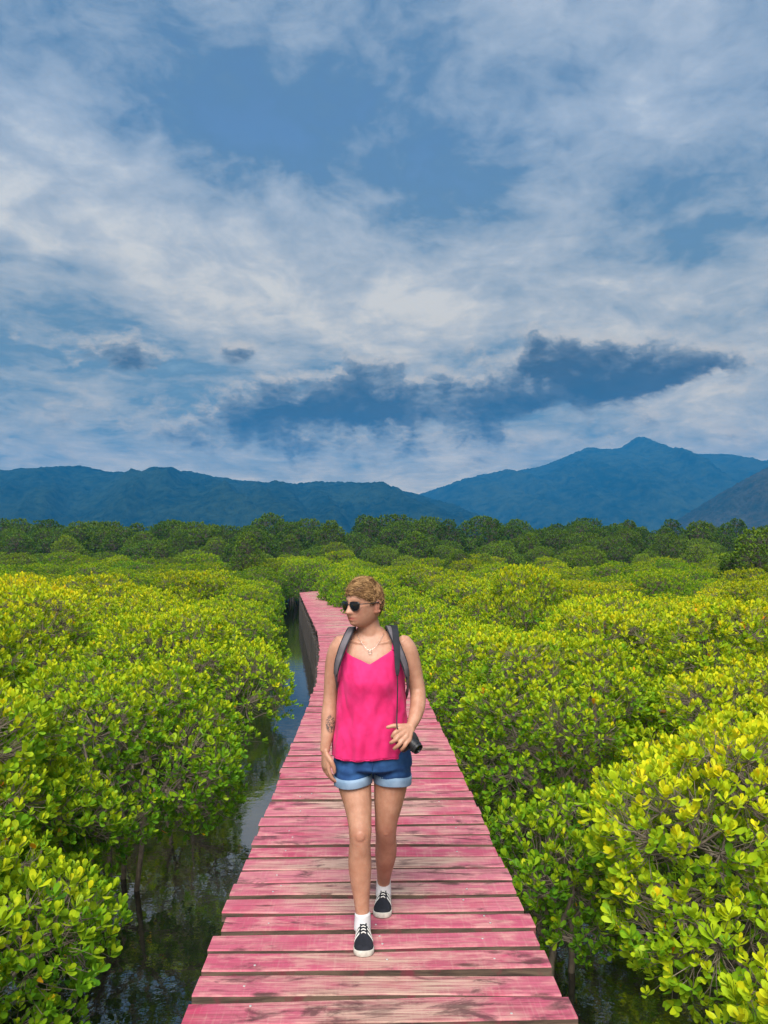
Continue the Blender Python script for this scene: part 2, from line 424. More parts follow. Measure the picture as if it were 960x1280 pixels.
PATH = [(.104, -2.), (.054 - .0248 * 11.2, 11.2), (-.53, 15.5), (-.90, 19.4), (-.90 - .127 * 25.6, 45.0), (-1.6, 52.6)]
PATH_W = 1.513
def path_pts(step):
    P = np.array(PATH); seg = np.linalg.norm(np.diff(P, axis=0), axis=1); cum = np.r_[0, np.cumsum(seg)]
    s = np.arange(0, cum[-1], step)
    xy = np.stack([np.interp(s, cum, P[:, 0]), np.interp(s, cum, P[:, 1])], 1)
    s2 = lambda q: np.stack([np.interp(np.clip(q, 0, cum[-1]), cum, P[:, 0]), np.interp(np.clip(q, 0, cum[-1]), cum, P[:, 1])], 1)
    d = s2(s + .35) - s2(s - .35); d /= np.linalg.norm(d, axis=1)[:, None]
    return xy, d
fine_xy, _ = path_pts(.25)
def walk_dist(x, y):
    return float(np.min(np.hypot(fine_xy[:, 0] - x, fine_xy[:, 1] - y)))
def walk_x(y):
    P = np.array(PATH); return float(np.interp(y, P[:, 1], P[:, 0]))

rs = np.random.RandomState(4)
plank_meshes = []
for k in range(9):
    mb = MB(); rings = []
    w, h = .0755, .045
    xs = np.linspace(-PATH_W / 2, PATH_W / 2, 7)
    ph = rs.rand(6) * 6
    for i, x in enumerate(xs):
        e = .004 * np.sin(x * 5 + ph[0]) + rs.randn() * .0016; g = .004 * np.sin(x * 4 + ph[1]) + rs.randn() * .0016
        u = .0025 * np.sin(x * 3 + ph[2]); c = .005
        xx = x + (0 if 0 < i < 6 else rs.randn() * .002)
        rings.append([(xx, -w + e, -h), (xx, w + g, -h), (xx, w + g, -c + u), (xx, w + g - c, u), (xx, -w + e + c, u), (xx, -w + e, -c + u)])
    mb.rings(rings)
    me = bpy.data.meshes.new('plank'); me.from_pydata(mb.v, [], mb.f); me.materials.append(M['plank']); me.update()
    plank_meshes.append(me)
walk = tag(empty('boardwalk', (0, 3.7, 0)), 'narrow pink painted plank boardwalk, worn and stained, winding through mangroves', 'boardwalk')
def under_walk(o): o.parent = walk; o.matrix_parent_inverse = Matrix.Translation((0, -3.7, 0)); return o
xy, d = path_pts(.187)
nail_me = None
mb = MB(); mb.rings([[(r_ * math.cos(a), r_ * math.sin(a), z_) for a in np.linspace(0, 2 * math.pi, 8, endpoint=False)] for r_, z_ in ((.0055, -.002), (.0055, .0012), (.003, .0025))])
nail_me = bpy.data.meshes.new('nail'); nail_me.from_pydata(mb.v, [], mb.f); nail_me.materials.append(M['nail'])
for i, (q, dd) in enumerate(zip(xy, d)):
    o = bpy.data.objects.new('plank', plank_meshes[rs.randint(9)]); col.objects.link(o)
    o.location = (q[0] + rs.randn() * .007, q[1] + rs.randn() * .005, DECK + rs.randn() * .0025)
    o.rotation_euler = (rs.randn() * .006, rs.randn() * .0015, math.atan2(-dd[0], dd[1]) + rs.randn() * .0065 + (math.pi if rs.rand() < .5 else 0))
    o.scale = (1 + rs.randn() * .007, 1 + rs.uniform(-.07, .07), 1)
    under_walk(o)
    if 2.5 < q[1] < 6.2:
        for xx in (-.52, .02, .52):
            for yy in ((-.04, .04) if rs.rand() < .3 else (rs.uniform(-.03, .03),)):
                if rs.rand() < .5: continue
                nl = bpy.data.objects.new('nail', nail_me); col.objects.link(nl)
                nl.parent = o; nl.location = (xx + rs.randn() * .02, yy, .002)
# stringers, cross beams and posts
P = np.array(PATH)
for a, b_ in zip(P[:-1], P[1:]):
    dv = b_ - a; Ls = np.linalg.norm(dv); dv /= Ls; nrm = np.array((dv[1], -dv[0]))
    for off in (-.62, 0., .62):
        mb = MB(); c = (a + b_) / 2 + nrm * off
        mb.box((0, 0, 0), (.09, Ls + .05, .16))
        o = mb.build('beam', M['timber'], smooth=False); o.location = (c[0], c[1], DECK - .045 - .083 - (.003 if off == 0 else 0)); o.rotation_euler = (0, 0, math.atan2(-dv[0], dv[1]))
        under_walk(o)
mbp = MB(); rg = []
for z_, r_ in ((-1., .075), (-.2, .072), (.5, .066), (1.14, .062)):
    rg.append([(r_ * (1 + .08 * math.sin(3 * a_ + z_ * 4)) * math.cos(a_) + .01 * math.sin(z_ * 3), r_ * (1 + .08 * math.sin(3 * a_ + z_ * 4)) * math.sin(a_), z_) for a_ in np.linspace(0, 2 * math.pi, 10, endpoint=False)])
mbp.rings(rg)
post_me = bpy.data.meshes.new('post'); post_me.from_pydata(mbp.v, [], mbp.f); post_me.materials.append(M['timber'])
pxy, pd = path_pts(1.5)
for i, (q, dd) in enumerate(zip(pxy, pd)):
    nrm = np.array((dd[1], -dd[0]))
    for s in (-1, 1):
        o = link('post', post_me); c = q + nrm * s * .69; o.location = (c[0], c[1], 0); o.rotation_euler = (rs.randn() * .02, rs.randn() * .02, rs.rand() * 6); under_walk(o)
    mb = MB(); mb.box((0, 0, 0), (1.56, .10, .12))
    o = mb.build('cross_beam', M['timber'], smooth=False); o.location = (q[0] + dd[0] * .09, q[1] + dd[1] * .09, DECK - .045 - .166 - .065); o.rotation_euler = (0, 0, math.atan2(-dd[0], dd[1])); under_walk(o)
# upright boards closing the side of the far stretch
bxy, bd = path_pts(.34)
mbp = MB(); mbp.box((0, 0, -.05), (.035, .30, 2.36)); 
board_me = bpy.data.meshes.new('side_board'); board_me.from_pydata(mbp.v, [], mbp.f); board_me.materials.append(M['timber'])
for q, dd in zip(bxy, bd):
    if not 11.5 < q[1] < 44: continue
    nrm = np.array((dd[1], -dd[0])); c = q - nrm * (.775 + rs.rand() * .02)
    o = link('side_board', board_me); o.location = (c[0], c[1], .05 - rs.rand() * .10); o.rotation_euler = (rs.randn() * .015, rs.randn() * .012, math.atan2(-dd[0], dd[1])); o.scale = (1, 1 - rs.rand() * .2, 1)
    under_walk(o)

# ------------------------------------------------------------------ foliage generator
LT = np.array([0., .30, .30, .64, .64, .90, .90, 1.])          # along the blade
LV = np.array([0., -.15, .15, -.25, .25, -.17, .17, 0.])       # across it (obovate)
LN = np.array([0., .035, .035, .045, .045, .0, .0, -.05])      # cupped, tip turned down
LF = np.array([(0, 2, 1), (1, 2, 4), (1, 4, 3), (3, 4, 6), (3, 6, 5), (5, 6, 7)])
def norm(a): return a / (np.linalg.norm(a, axis=-1, keepdims=True) + 1e-9)
def leaf_mesh(name, lv, mat):
    n = len(lv['L'])
    V = lv['P'][:, None] + lv['L'][:, None, None] * (LT[None, :, None] * lv['U'][:, None] + (LV[None, :, None] * lv['w'][:, None, None]) * lv['V'][:, None] + LN[None, :, None] * lv['N'][:, None])
    F = (np.arange(n) * 8)[:, None, None] + LF[None]
    return mesh_np(name, V.reshape(-1, 3), F.reshape(-1, 3), mat, True, {'tone': np.repeat(lv['tone'], 8)})
def tubes_mesh(name, segs, mat):
    """segs: arrays p0,p1,r0,r1,bow -> thin three or five sided bent twigs"""
    V = []; F = []; b = 0
    for sides in (3, 6):
        s = [q for q in segs if q[5] == sides]
        if not s: continue
        p0 = np.array([q[0] for q in s]); p1 = np.array([q[1] for q in s]); r0 = np.array([q[2] for q in s]); r1 = np.array([q[3] for q in s]); bow = np.array([q[4] for q in s])
        t = norm(p1 - p0); a = norm(np.cross(t, np.array([.31, .77, .55]))); c = np.cross(t, a)
        rows = []
        for k in (0., .33, .67, 1.):
            ctr = p0 + (p1 - p0) * k + bow * (4 * k * (1 - k)); r = r0 + (r1 - r0) * k
            rows.append(np.stack([ctr + (a * math.cos(q) + c * math.sin(q)) * r[:, None] for q in np.linspace(0, 2 * math.pi, sides, endpoint=False)], 1))
        vv = np.stack(rows, 1)                                   # n,4,sides,3
        n = len(s); V.append(vv.reshape(-1, 3))
        f = []
        for i in range(3):
            for j in range(sides):
                k = (j + 1) % sides
                A, B, C, D_ = i * sides + j, i * sides + k, (i + 1) * sides + k, (i + 1) * sides + j
                f += [(A, B, C), (A, C, D_)]
        F.append(((np.arange(n) * 4 * sides)[:, None, None] + np.array(f)[None] + b).reshape(-1, 3)); b += n * 4 * sides
    return mesh_np(name, np.concatenate(V), np.concatenate(F), mat, True)
def foliage(seed, R_, H, leafL=.066, spacing=.085, nl=14, per=(5, 9), skirt=.16, squash=(1., 1.), lobe=(.30, .48), main_z=.56, stems=4, twig=.0028, conical=0., inner=.26, tone0=.30, Ry=None, stem_r=.028):
    rg = np.random.RandomState(seed)
    Ry = Ry or R_
    c0 = np.array([0, 0, main_z * H]); lob = [(c0, np.array([R_ * .66, Ry * .66, H * .34]))]
    for i in range(nl):
        ph = 2.399963 * i + rg.rand() * .9; zz = 1 - (1.55 if H < 4 else 1.85) * (i + .5) / nl + rg.randn() * .08
        zz = np.clip(zz, -.75 if H < 4 else -.9, .98); q = math.sqrt(max(0, 1 - zz * zz))
        fr = 1 - conical * max(0, zz)
        c = c0 + np.array([math.cos(ph) * q * R_ * .66 * fr, math.sin(ph) * q * Ry * .66 * fr, zz * H * .34])
        r = rg.uniform(*lobe) * min(R_, Ry) * (1 - conical * .35 * max(0, zz))
        lob.append((c, np.array([r, r, r * rg.uniform(.62, .85)])))
    kz = H / max(c[2] + r[2] for c, r in lob)                     # crown top ends at H
    lob = [(c * np.array([1, 1, kz]), r * np.array([1, 1, kz])) for c, r in lob]
    Ps, Ns, Ls = [], [], []
    for li, (c, r) in enumerate(lob):
        area = 4 * math.pi * ((r[0] * r[1]) ** 1.6 / 3 + (r[0] * r[2]) ** 1.6 / 3 + (r[1] * r[2]) ** 1.6 / 3) ** (1 / 1.6)
        n = int(area / spacing ** 2)
        i = np.arange(n) + .5; zz = 1 - 2 * i / n; q = np.sqrt(1 - zz * zz); ph = 2.399963 * i + rg.rand() * 6
        dv = np.stack([np.cos(ph) * q, np.sin(ph) * q, zz], 1) + rg.randn(n, 3) * .07; dv = norm(dv)
        rad = 1 + rg.randn(n) * .055
        sel = rg.rand(n) < inner; rad[sel] *= rg.uniform(.55, .9, sel.sum())
        lump = 1 + .10 * np.sin(dv[:, 0] * 5 + li) * np.sin(dv[:, 1] * 6 + li * 2) + .06 * np.sin(dv[:, 2] * 9 + li)
        p = c + dv * r * (rad * lump)[:, None]
        keep = np.ones(n, bool)
        for lj, (c2, r2) in enumerate(lob):
            if lj != li: keep &= (np.linalg.norm((p - c2) / r2, axis=1) > (.90 if lj else .96))
        keep &= p[:, 2] > skirt * H * (1 + rg.randn(n) * .25)
        keep &= (dv[:, 2] > -.45) | (rg.rand(n) < .35)
        Ps.append(p[keep]); Ns.append(norm(dv / r)[keep]); Ls.append(np.full(keep.sum(), li))
    Pp = np.concatenate(Ps); Nn = np.concatenate(Ns); Li = np.concatenate(Ls); n = len(Pp)
    ax = norm(Nn * .62 + np.array([0, 0, .75]) + rg.randn(n, 3) * .22)
    B = norm(np.cross(ax, rg.randn(n, 3))); C = np.cross(ax, B)
    cnt = rg.randint(per[0], per[1] + 1, n); idx = np.repeat(np.arange(n), cnt); k = np.concatenate([np.arange(c) for c in cnt])
    fr = k / np.repeat(cnt, cnt)                                  # 0 = oldest, lowest leaf
    phi = k * 2.3 + rg.rand(len(k)) * .7 + np.repeat(rg.rand(n) * 6, cnt)
    th = np.radians(58 - 46 * fr + rg.randn(len(k)) * 10)
    A = ax[idx]; rad = B[idx] * np.cos(phi)[:, None] + C[idx] * np.sin(phi)[:, None]
    U = norm(A * np.cos(th)[:, None] + rad * np.sin(th)[:, None]); Vv = -B[idx] * np.sin(phi)[:, None] + C[idx] * np.cos(phi)[:, None]
    rl = rg.randn(len(k)) * .3; N0 = np.cross(Vv, U); Vr = norm(Vv * np.cos(rl)[:, None] + N0 * np.sin(rl)[:, None]); N1 = np.cross(Vr, U)
    sz = np.repeat(rg.uniform(.65, 1.22, n), cnt)
    L = leafL * sz * (1.12 - .35 * fr) * rg.uniform(.68, 1.22, len(k))
    P_ = Pp[idx] + A * ((fr - .6) * leafL * .7)[:, None]
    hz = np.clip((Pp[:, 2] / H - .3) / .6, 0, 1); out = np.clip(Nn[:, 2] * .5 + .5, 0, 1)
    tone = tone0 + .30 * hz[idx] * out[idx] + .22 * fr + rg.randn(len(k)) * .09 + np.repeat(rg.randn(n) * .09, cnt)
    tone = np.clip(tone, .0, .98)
    old = rg.rand(len(k)); tone = np.where((old < .005) & (fr < .4), 1.15 + rg.rand(len(k)) * .3, tone)
    lv = dict(P=P_, U=U, V=Vr, N=N1, L=L, w=rg.uniform(.85, 1.15, len(k)), tone=tone)
    # twigs, limbs, stems
    segs = []
    base = np.array([0, 0, -.5])
    sp = [np.array([math.cos(q), math.sin(q), 0]) * R_ * .10 * (stems > 1) for q in np.linspace(0, 6.28, stems, endpoint=False)]
    fork = [s * 2.2 + np.array([rg.randn() * .06, rg.randn() * .06, H * rg.uniform(.22, .34)]) for s in sp]
    for s, f in zip(sp, fork): segs.append((base + s * 1.2, f, stem_r * 1.15, stem_r * .8, rg.randn(3) * .03, 6))
    for li, (c, r) in enumerate(lob):
        f = fork[int(np.argmin([np.linalg.norm(c - q) + rg.rand() * .3 for q in fork]))]
        tgt = c - np.array([0, 0, r[2] * .3])
        segs.append((f, tgt, stem_r * .7, stem_r * .34, rg.randn(3) * R_ * .07, 6))
        me_ = np.where(Li == li)[0]
        if not len(me_): continue
        ns = max(3, min(12, len(me_) // 12)); cen = Pp[rg.choice(me_, ns)]
        nodes = tgt + (cen - tgt) * rg.uniform(.5, .68, (ns, 1))
        for q in nodes: segs.append((tgt, q, stem_r * .32, twig * 1.5, rg.randn(3) * .03, 3))
        for i in me_:
            j = int(np.argmin(np.linalg.norm(nodes - Pp[i], axis=1)))
            segs.append((nodes[j], Pp[i] - ax[i] * leafL * .35, twig * 1.15, twig * .7, rg.randn(3) * .024 - np.array([0, 0, .018]), 3))
    return lv, segs

def sub(lv, mask): return {k: v[mask] for k, v in lv.items()}
# ---- nearest bushes, each its own plant, their largest leaves separate
NEAR = [  # x, y, R, Ry, H, hue shift, brightness, seed, kw, label
    (-2.50, 3.95, 1.00, 1.05, 1.70, .02, .50, 41, dict(skirt=.06, nl=14), 'low bright green mangrove bush dipping leafy tips to the open water near the planks'),
    (-3.75, 5.0, 1.75, 1.45, 2.70, .08, .52, 42, dict(nl=22, skirt=.08), 'large yellow-green mangrove bush rising behind the low bush at the water'),
    (-3.05, 5.75, 1.05, .95, 1.75, .0, .50, 50, dict(skirt=.06, nl=14), 'leafy green mangrove bush filling the gap between low and large water-side bushes'),
    (-2.55, 7.35, 1.15, 1.25, 2.15, -.02, .50, 43, dict(skirt=.07, nl=17), 'mid green mangrove bush with bare pale twigs hanging over the dark water'),
    (-2.85, 10.6, 1.65, 1.4, 2.45, .08, .52, 44, dict(nl=16, skirt=.52), 'wide yellow-green mangrove bush with pale crooked branches above the sky reflection'),
    (2.05, 2.75, .95, 1.0, 1.68, .20, .56, 45, dict(leafL=.064), 'small golden-green mangrove bush crowding in front of the big yellow-green one'),
    (2.62, 4.70, 1.52, 1.45, 2.20, .17, .55, 46, dict(nl=17), 'big yellow-green mangrove bush beside the dark water gap at the planks'),
    (1.28, 5.85, .56, .85, 1.38, -.06, .48, 47, dict(nl=9, skirt=.1), 'low deep green mangrove shrub pressed against the edge of the boardwalk'),
    (1.98, 8.5, 1.25, 1.4, 2.28, .06, .50, 48, dict(nl=15, skirt=.12), 'rounded green mangrove bush with grey inner twigs just beyond the low shrub'),
    (3.75, 7.7, 1.45, 1.4, 2.15, .16, .53, 49, dict(nl=16), 'yellow-green mangrove bush filling in behind the big one by the water gap'),
]
GN = 'mangrove bushes beside the near planks'
near = []
for (x, y, R_, Ry, H, hue, br, seed, kw, lab) in NEAR:
    kw = dict(kw); kw.setdefault('leafL', .060); kw.setdefault('per', (6, 10))
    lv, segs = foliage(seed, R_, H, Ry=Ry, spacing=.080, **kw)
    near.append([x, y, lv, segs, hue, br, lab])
# which leaves show largest: the nearest one in each small bearing cell, as seen from the boardwalk
eye = np.array([0, 0, EYE])
bid = np.concatenate([np.full(len(b[2]['L']), i) for i, b in enumerate(near)])
lid = np.concatenate([np.arange(len(b[2]['L'])) for b in near])
PW = np.concatenate([b[2]['P'] + np.array([b[0], b[1], 0]) for b in near]) - eye
tx, tz = PW[:, 0] / PW[:, 1], PW[:, 2] / PW[:, 1]
ok = (np.abs(tx) < .5) & (tz > -.6) & (PW[:, 1] > 1.)
order = np.argsort(PW[:, 1]); order = order[ok[order]]
cell = (np.floor(tx[order] * 130).astype(int)) * 1000 + np.floor(tz[order] * 130).astype(int)
_, first = np.unique(cell, return_index=True)
front = order[np.sort(first)]
near_leaf_me = []
for k in range(10):
    one = dict(P=np.zeros((1, 3)), U=np.array([[0, 1., 0]]), V=np.array([[1., 0, 0]]), N=np.array([[0, 0, 1.]]), L=np.ones(1), w=np.ones(1), tone=np.array([.15 + k * .12 if k < 8 else (1.2 + .2 * (k - 8))]))
    near_leaf_me.append(leaf_mesh('leaf', one, M['leaf']))
for i, (x, y, lv, segs, hue, br, lab) in enumerate(near):
    root = tag(empty('mangrove_bush', (x, y, 0)), lab, 'bush', GN)
    mine = lid[front[bid[front] == i]][:300]
    mask = np.ones(len(lv['L']), bool); mask[mine] = False
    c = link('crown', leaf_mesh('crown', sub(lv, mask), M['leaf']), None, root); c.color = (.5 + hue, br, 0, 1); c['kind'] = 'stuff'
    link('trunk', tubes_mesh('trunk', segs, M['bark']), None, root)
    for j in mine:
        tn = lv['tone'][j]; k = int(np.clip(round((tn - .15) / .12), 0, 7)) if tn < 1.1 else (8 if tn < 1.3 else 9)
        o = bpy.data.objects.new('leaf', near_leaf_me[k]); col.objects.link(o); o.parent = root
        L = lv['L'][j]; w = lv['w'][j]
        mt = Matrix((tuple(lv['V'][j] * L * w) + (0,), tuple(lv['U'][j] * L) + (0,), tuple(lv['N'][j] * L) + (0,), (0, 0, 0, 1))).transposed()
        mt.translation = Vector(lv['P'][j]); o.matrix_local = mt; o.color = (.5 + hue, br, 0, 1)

# ---- the thicket: bushes one by one out to the tall trees
protos = []
for s, kw in ((61, dict(R_=1.35, H=2.3, nl=16)), (62, dict(R_=1.25, H=2.35, nl=14, lobe=(.34, .52))), (63, dict(R_=1.5, H=2.25, nl=20, lobe=(.25, .4))), (64, dict(R_=1.3, H=2.5, nl=15, stems=3)), (65, dict(R_=1.45, H=2.2, nl=17, inner=.2))):
    lv, segs = foliage(s, spacing=.090, leafL=.064, skirt=.2, per=(6, 9), **kw)
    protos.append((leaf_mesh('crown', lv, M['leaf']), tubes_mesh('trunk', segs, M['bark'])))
rng = random.Random(7)
placed = [(b[0], b[1], n[2]) for b, n in zip(near, NEAR)]
def free(x, y, r):
    return all((x - a) ** 2 + (y - b) ** 2 > ((r + q) * .64) ** 2 for a, b, q in placed)
def bush(x, y, s, zs, hue, br, lab, grp, k):
    root = tag(empty('mangrove_bush', (x, y, 0), rng.uniform(0, 6.28)), lab, 'bush', grp); root.scale = (s, s, s * zs)
    c = link('crown', protos[k][0], None, root); c.color = (.5 + hue, br, 0, 1)
    link('trunk', protos[k][1], None, root)
# hand-set ones along the planks
FIX = [(-3.75, 13.6, 1.05, 1.0, .08), (-3.75, 17.0, 1.0, .98, .03), (-4.3, 20.6, 1.05, .95, .0), (-4.5, 24.5, 1.0, .95, .0), (-5.0, 8.2, 1.15, 1.02, .12), (-6.2, 5.9, 1.2, 1.05, .10), (-5.6, 11.6, 1.2, 1.0, .14), (-4.6, 14.6, 1.1, 1.0, .12),
       (1.72, 11.2, .95, 1.0, .05), (1.55, 14.0, .95, .98, .02), (1.25, 16.7, .95, .95, .0), (.9, 19.6, 1.0, .95, -.04), (5.3, 5.9, 1.15, 1.0, .2), (4.6, 10.0, 1.1, .95, .15), (3.6, 12.3, 1.1, .96, .12), (6.6, 9.0, 1.15, .98, .2),
       (.35, 23.4, 1.0, 1.0, -.04), (-.15, 27.0, 1.0, 1.05, -.06), (-.75, 31.5, 1.1, 1.1, -.06), (-1.35, 36., 1.2, 1.1, -.05), (-1.9, 40.5, 1.2, 1.15, -.05), (-2.6, 47.6, 1.2, .9, .0), (-4.9, 49.5, 1.35, 1.1, -.05)]
SIDE = {0: "on the woman's tattooed arm side", 1: "on the woman's camera hand side"}
def blabel(x, y):
    s = 1 if x > walk_x(min(y, 52)) else 0
    if y < 17: return f'{"yellow-green" if s else "leafy green and yellow"} mangrove bush {SIDE[s]}, before the boardwalk bends', f'near thicket {s}'
    if y < 34: return f'rounded mangrove bush {SIDE[s]}, beyond the boardwalk bend', f'middle thicket {s}'
    return f'distant mangrove bush {SIDE[s]}, before the tall dark trees', f'far thicket {s}'
GRP = {'near thicket 0': 'bushes of the near thicket, tattooed arm side', 'near thicket 1': 'bushes of the near thicket, camera hand side', 'middle thicket 0': 'bushes of the middle thicket, tattooed arm side',
       'middle thicket 1': 'bushes of the middle thicket, camera hand side', 'far thicket 0': 'bushes of the far thicket, tattooed arm side', 'far thicket 1': 'bushes of the far thicket, camera hand side'}
count = 0
ORD = ('first', 'second', 'third', 'fourth', 'fifth', 'sixth', 'seventh', 'eighth', 'ninth', 'tenth')
def put(x, y, s, zs, hue, br, own=None):
    global count
    lab, g = blabel(x, y); lab = own or lab; bush(x, y, s, zs, hue, br, lab, GRP[g], rng.randrange(5)); placed.append((x, y, 1.35 * s)); count += 1
lined = {0: 0, 1: 0}
for (x, y, s, zs, hue) in FIX:
    own = None; sd_ = 1 if x > walk_x(min(y, 52)) else 0
    if abs(x - walk_x(min(y, 52))) < (3.6 if y < 30 else 3.) and y > 10.8 and y < 45 and abs(x) < 4.6 and not (sd_ and x > 3):
        own = (f'{ORD[lined[0]]} mangrove bush along the water channel beyond the one with crooked branches' if sd_ == 0 else f'{ORD[lined[1]]} mangrove bush lining the planks beyond the rounded one with grey twigs'); lined[sd_] += 1
    put(x, y, s, zs, hue, .5 + rng.uniform(-.03, .03), own)
y = 5.5
while y < 62:
    s0 = 1.0 + max(0, (y - 14)) * .016
    half = y * .60 + 2.5
    x = -half + rng.uniform(0, 1)
    while x < half:
        s = s0 * rng.uniform(.85, 1.2); yy = y + rng.uniform(-.8, .8) * s0; xx = x + rng.uniform(-.5, .5) * s0
        wx = xx - walk_x(min(yy, 52))
        clear_ = (1.30 if wx < 0 else .62) + 1.35 * s * (.95 if wx < 0 else .86)
        if walk_dist(xx, yy) > clear_ and free(xx, yy, 1.35 * s) and count < 285:
            far = min(1, max(0, (yy - 10) / 32))
            hue = .16 - .34 * far + rng.uniform(-.14, .14) + (.05 if wx > 0 else 0) + .06
            zs = rng.uniform(.88, 1.18) * (1.0 if yy < 26 else 1 + (yy - 26) * .008) / (s / 1.05) ** .95
            put(xx, yy, s, zs, hue, .5 - .12 * far + rng.uniform(-.08, .08))
        x += 2.0 * s0
    y += 1.75 * s0

# ---- forest trees behind
tprotos = []
for s, kw in ((71, dict(R_=2.3, H=6.4, nl=30, conical=.35)), (72, dict(R_=2.6, H=6.2, nl=32, lobe=(.28, .42))), (73, dict(R_=1.9, H=6.8, nl=28, conical=.55)), (74, dict(R_=2.8, H=5.8, nl=34, lobe=(.24, .38)))):
    lv, segs = foliage(s, spacing=.23, leafL=.17, skirt=.03, per=(5, 8), stems=1, stem_r=.09, twig=.008, main_z=.50, inner=.22, tone0=.32, **kw)
    tprotos.append((leaf_mesh('crown', lv, M['tree_leaf']), tubes_mesh('trunk', segs, M['dark_bark'])))
def tree(x, y, s, zs, hue, br, lab, grp, k, name='forest_tree'):
    root = tag(empty(name, (x, y, 0), rng.uniform(0, 6.28)), lab, 'tree', grp); root.scale = (s, s, s * zs)
    c = link('crown', tprotos[k][0], None, root); c.color = (.5 + hue, br, 0, 1)
    link('trunk', tprotos[k][1], None, root)
nt = 0
for row, (yb, dxs, hs, br, hue) in enumerate(((58, 4.4, .55, .62, .36), (65, 4.0, .70, .56, .26), (73, 3.7, .90, .49, .12), (81, 3.3, 1.05, .46, .04), (89, 3.1, 1.18, .44, .0), (98, 3.3, 1.30, .44, -.04))):
    x = -yb * .72
    while x < yb * .72:
        xx = x + rng.uniform(-1.2, 1.2); yy = yb + rng.uniform(-3, 3)
        lr = 'wooded ridge' if xx < .06 * yb else 'pointed peak'
        where = 'front edge' if row < 3 else 'dark back rows'
        lab = f'{"mid green" if row < 3 else "dark green"} tree in the {where} of the forest below the {lr}'
        sc0 = hs * rng.choice((.86, .94, 1.0, 1.04)) * rng.uniform(.96, 1.05) * (1.04 if xx < 0 else .98)
        wd_ = rng.uniform(.85, 1.25); tree(xx, yy, sc0 * wd_, rng.uniform(.96, 1.06) / wd_, hue + rng.uniform(-.14, .16), br + rng.uniform(-.06, .08), lab, f'{where} of the forest below the {lr}', rng.randrange(4)); nt += 1
        x += dxs
# the tall leafy tree standing out of the bushes
tree(17.2, 34.5, .86, .92, .22, .5, 'tall bushy olive green tree standing out of the low mangrove thicket', None, 3, 'mangrove_tree')
tree(-9.2, 52., .75, 1.0, .22, .5, 'pale feathery tree rising above the bushes before the dark forest', None, 2, 'mangrove_tree')
tree(4.6, 47., .62, .95, .12, .42, 'dark rounded tree with bare limbs at the forest edge beyond the woman', None, 0, 'mangrove_tree')
for i in range(16):
    yy = rng.uniform(40, 58); xx = rng.uniform(-.56, .56) * yy
    if walk_dist(xx, yy) < 3.2 or abs(xx) < 2: continue
    wd_ = rng.uniform(.7, 1.); sc0 = rng.uniform(.44, .66)
    side = "tattooed arm" if xx < 0 else "camera hand"
    tree(xx, yy, sc0, rng.uniform(.9, 1.15), .34 + rng.uniform(-.15, .2), .60 + rng.uniform(-.1, .1), f"mid-sized green tree poking out of the far thicket on the woman's {side} side", f'mid-sized trees in the far thicket, {side} side', rng.randrange(4), 'mangrove_tree')
print('bushes', count, 'trees', nt)

# ------------------------------------------------------------------ the walking woman
PX, PY = -.0537, 3.72
person = tag(empty('person', (PX, PY, DECK)), 'woman in pink top and denim shorts walking on the planks, head turned aside', 'person')
m, t, p = material('tanned_skin')
tcn = t.n.new('ShaderNodeTexCoord'); ob = tcn.outputs['Object']
at = t.n.new('ShaderNodeAttribute'); at.attribute_name = 'flush_shade'
c = t.mix(t.rng(t.noise(ob, 13., 6., .65), .34, .66), (.285, .140, .090), (.365, .196, .132))
c = t.mix(t.m('MULTIPLY', t.rng(t.noise(ob, 70., 4., .7), .52, .72), .35), c, (.27, .105, .065))
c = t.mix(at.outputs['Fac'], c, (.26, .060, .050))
tat = t.vm('LENGTH', t.vm('DIVIDE', t.vm('SUBTRACT', ob, (-.200, -.035, .99)), (.026, .05, .048)))
ink = t.m('MULTIPLY', t.rng(tat, 1., .75), t.rng(t.noise(ob, 95., 3., .6, 1.5), .46, .53))
c = t.mix(t.m('MULTIPLY', ink, .9), c, (.035, .028, .032))
t.link(c, p.inputs['Base Color']); p.inputs['Roughness'].default_value = .48; p.inputs['Specular IOR Level'].default_value = .35
p.inputs['Subsurface Weight'].default_value = .12; p.inputs['Subsurface Radius'].default_value = (1., .35, .2); p.inputs['Subsurface Scale'].default_value = .012
bp = t.n.new('ShaderNodeBump'); bp.inputs['Strength'].default_value = .12; bp.inputs['Distance'].default_value = .002
t.link(t.noise(ob, 160., 3., .6), bp.inputs['Height']); t.link(bp.outputs[0], p.inputs['Normal'])
M['skin'] = m

def ell_rings(rows, n=40):
    rows = catmull(np.array(rows, float), 4)
    return [[(cx + rx * math.sin(a), cyy - ry * math.cos(a), z) for a in np.linspace(0, 2 * math.pi, n, endpoint=False)] for (z, cx, cyy, rx, ry) in rows]
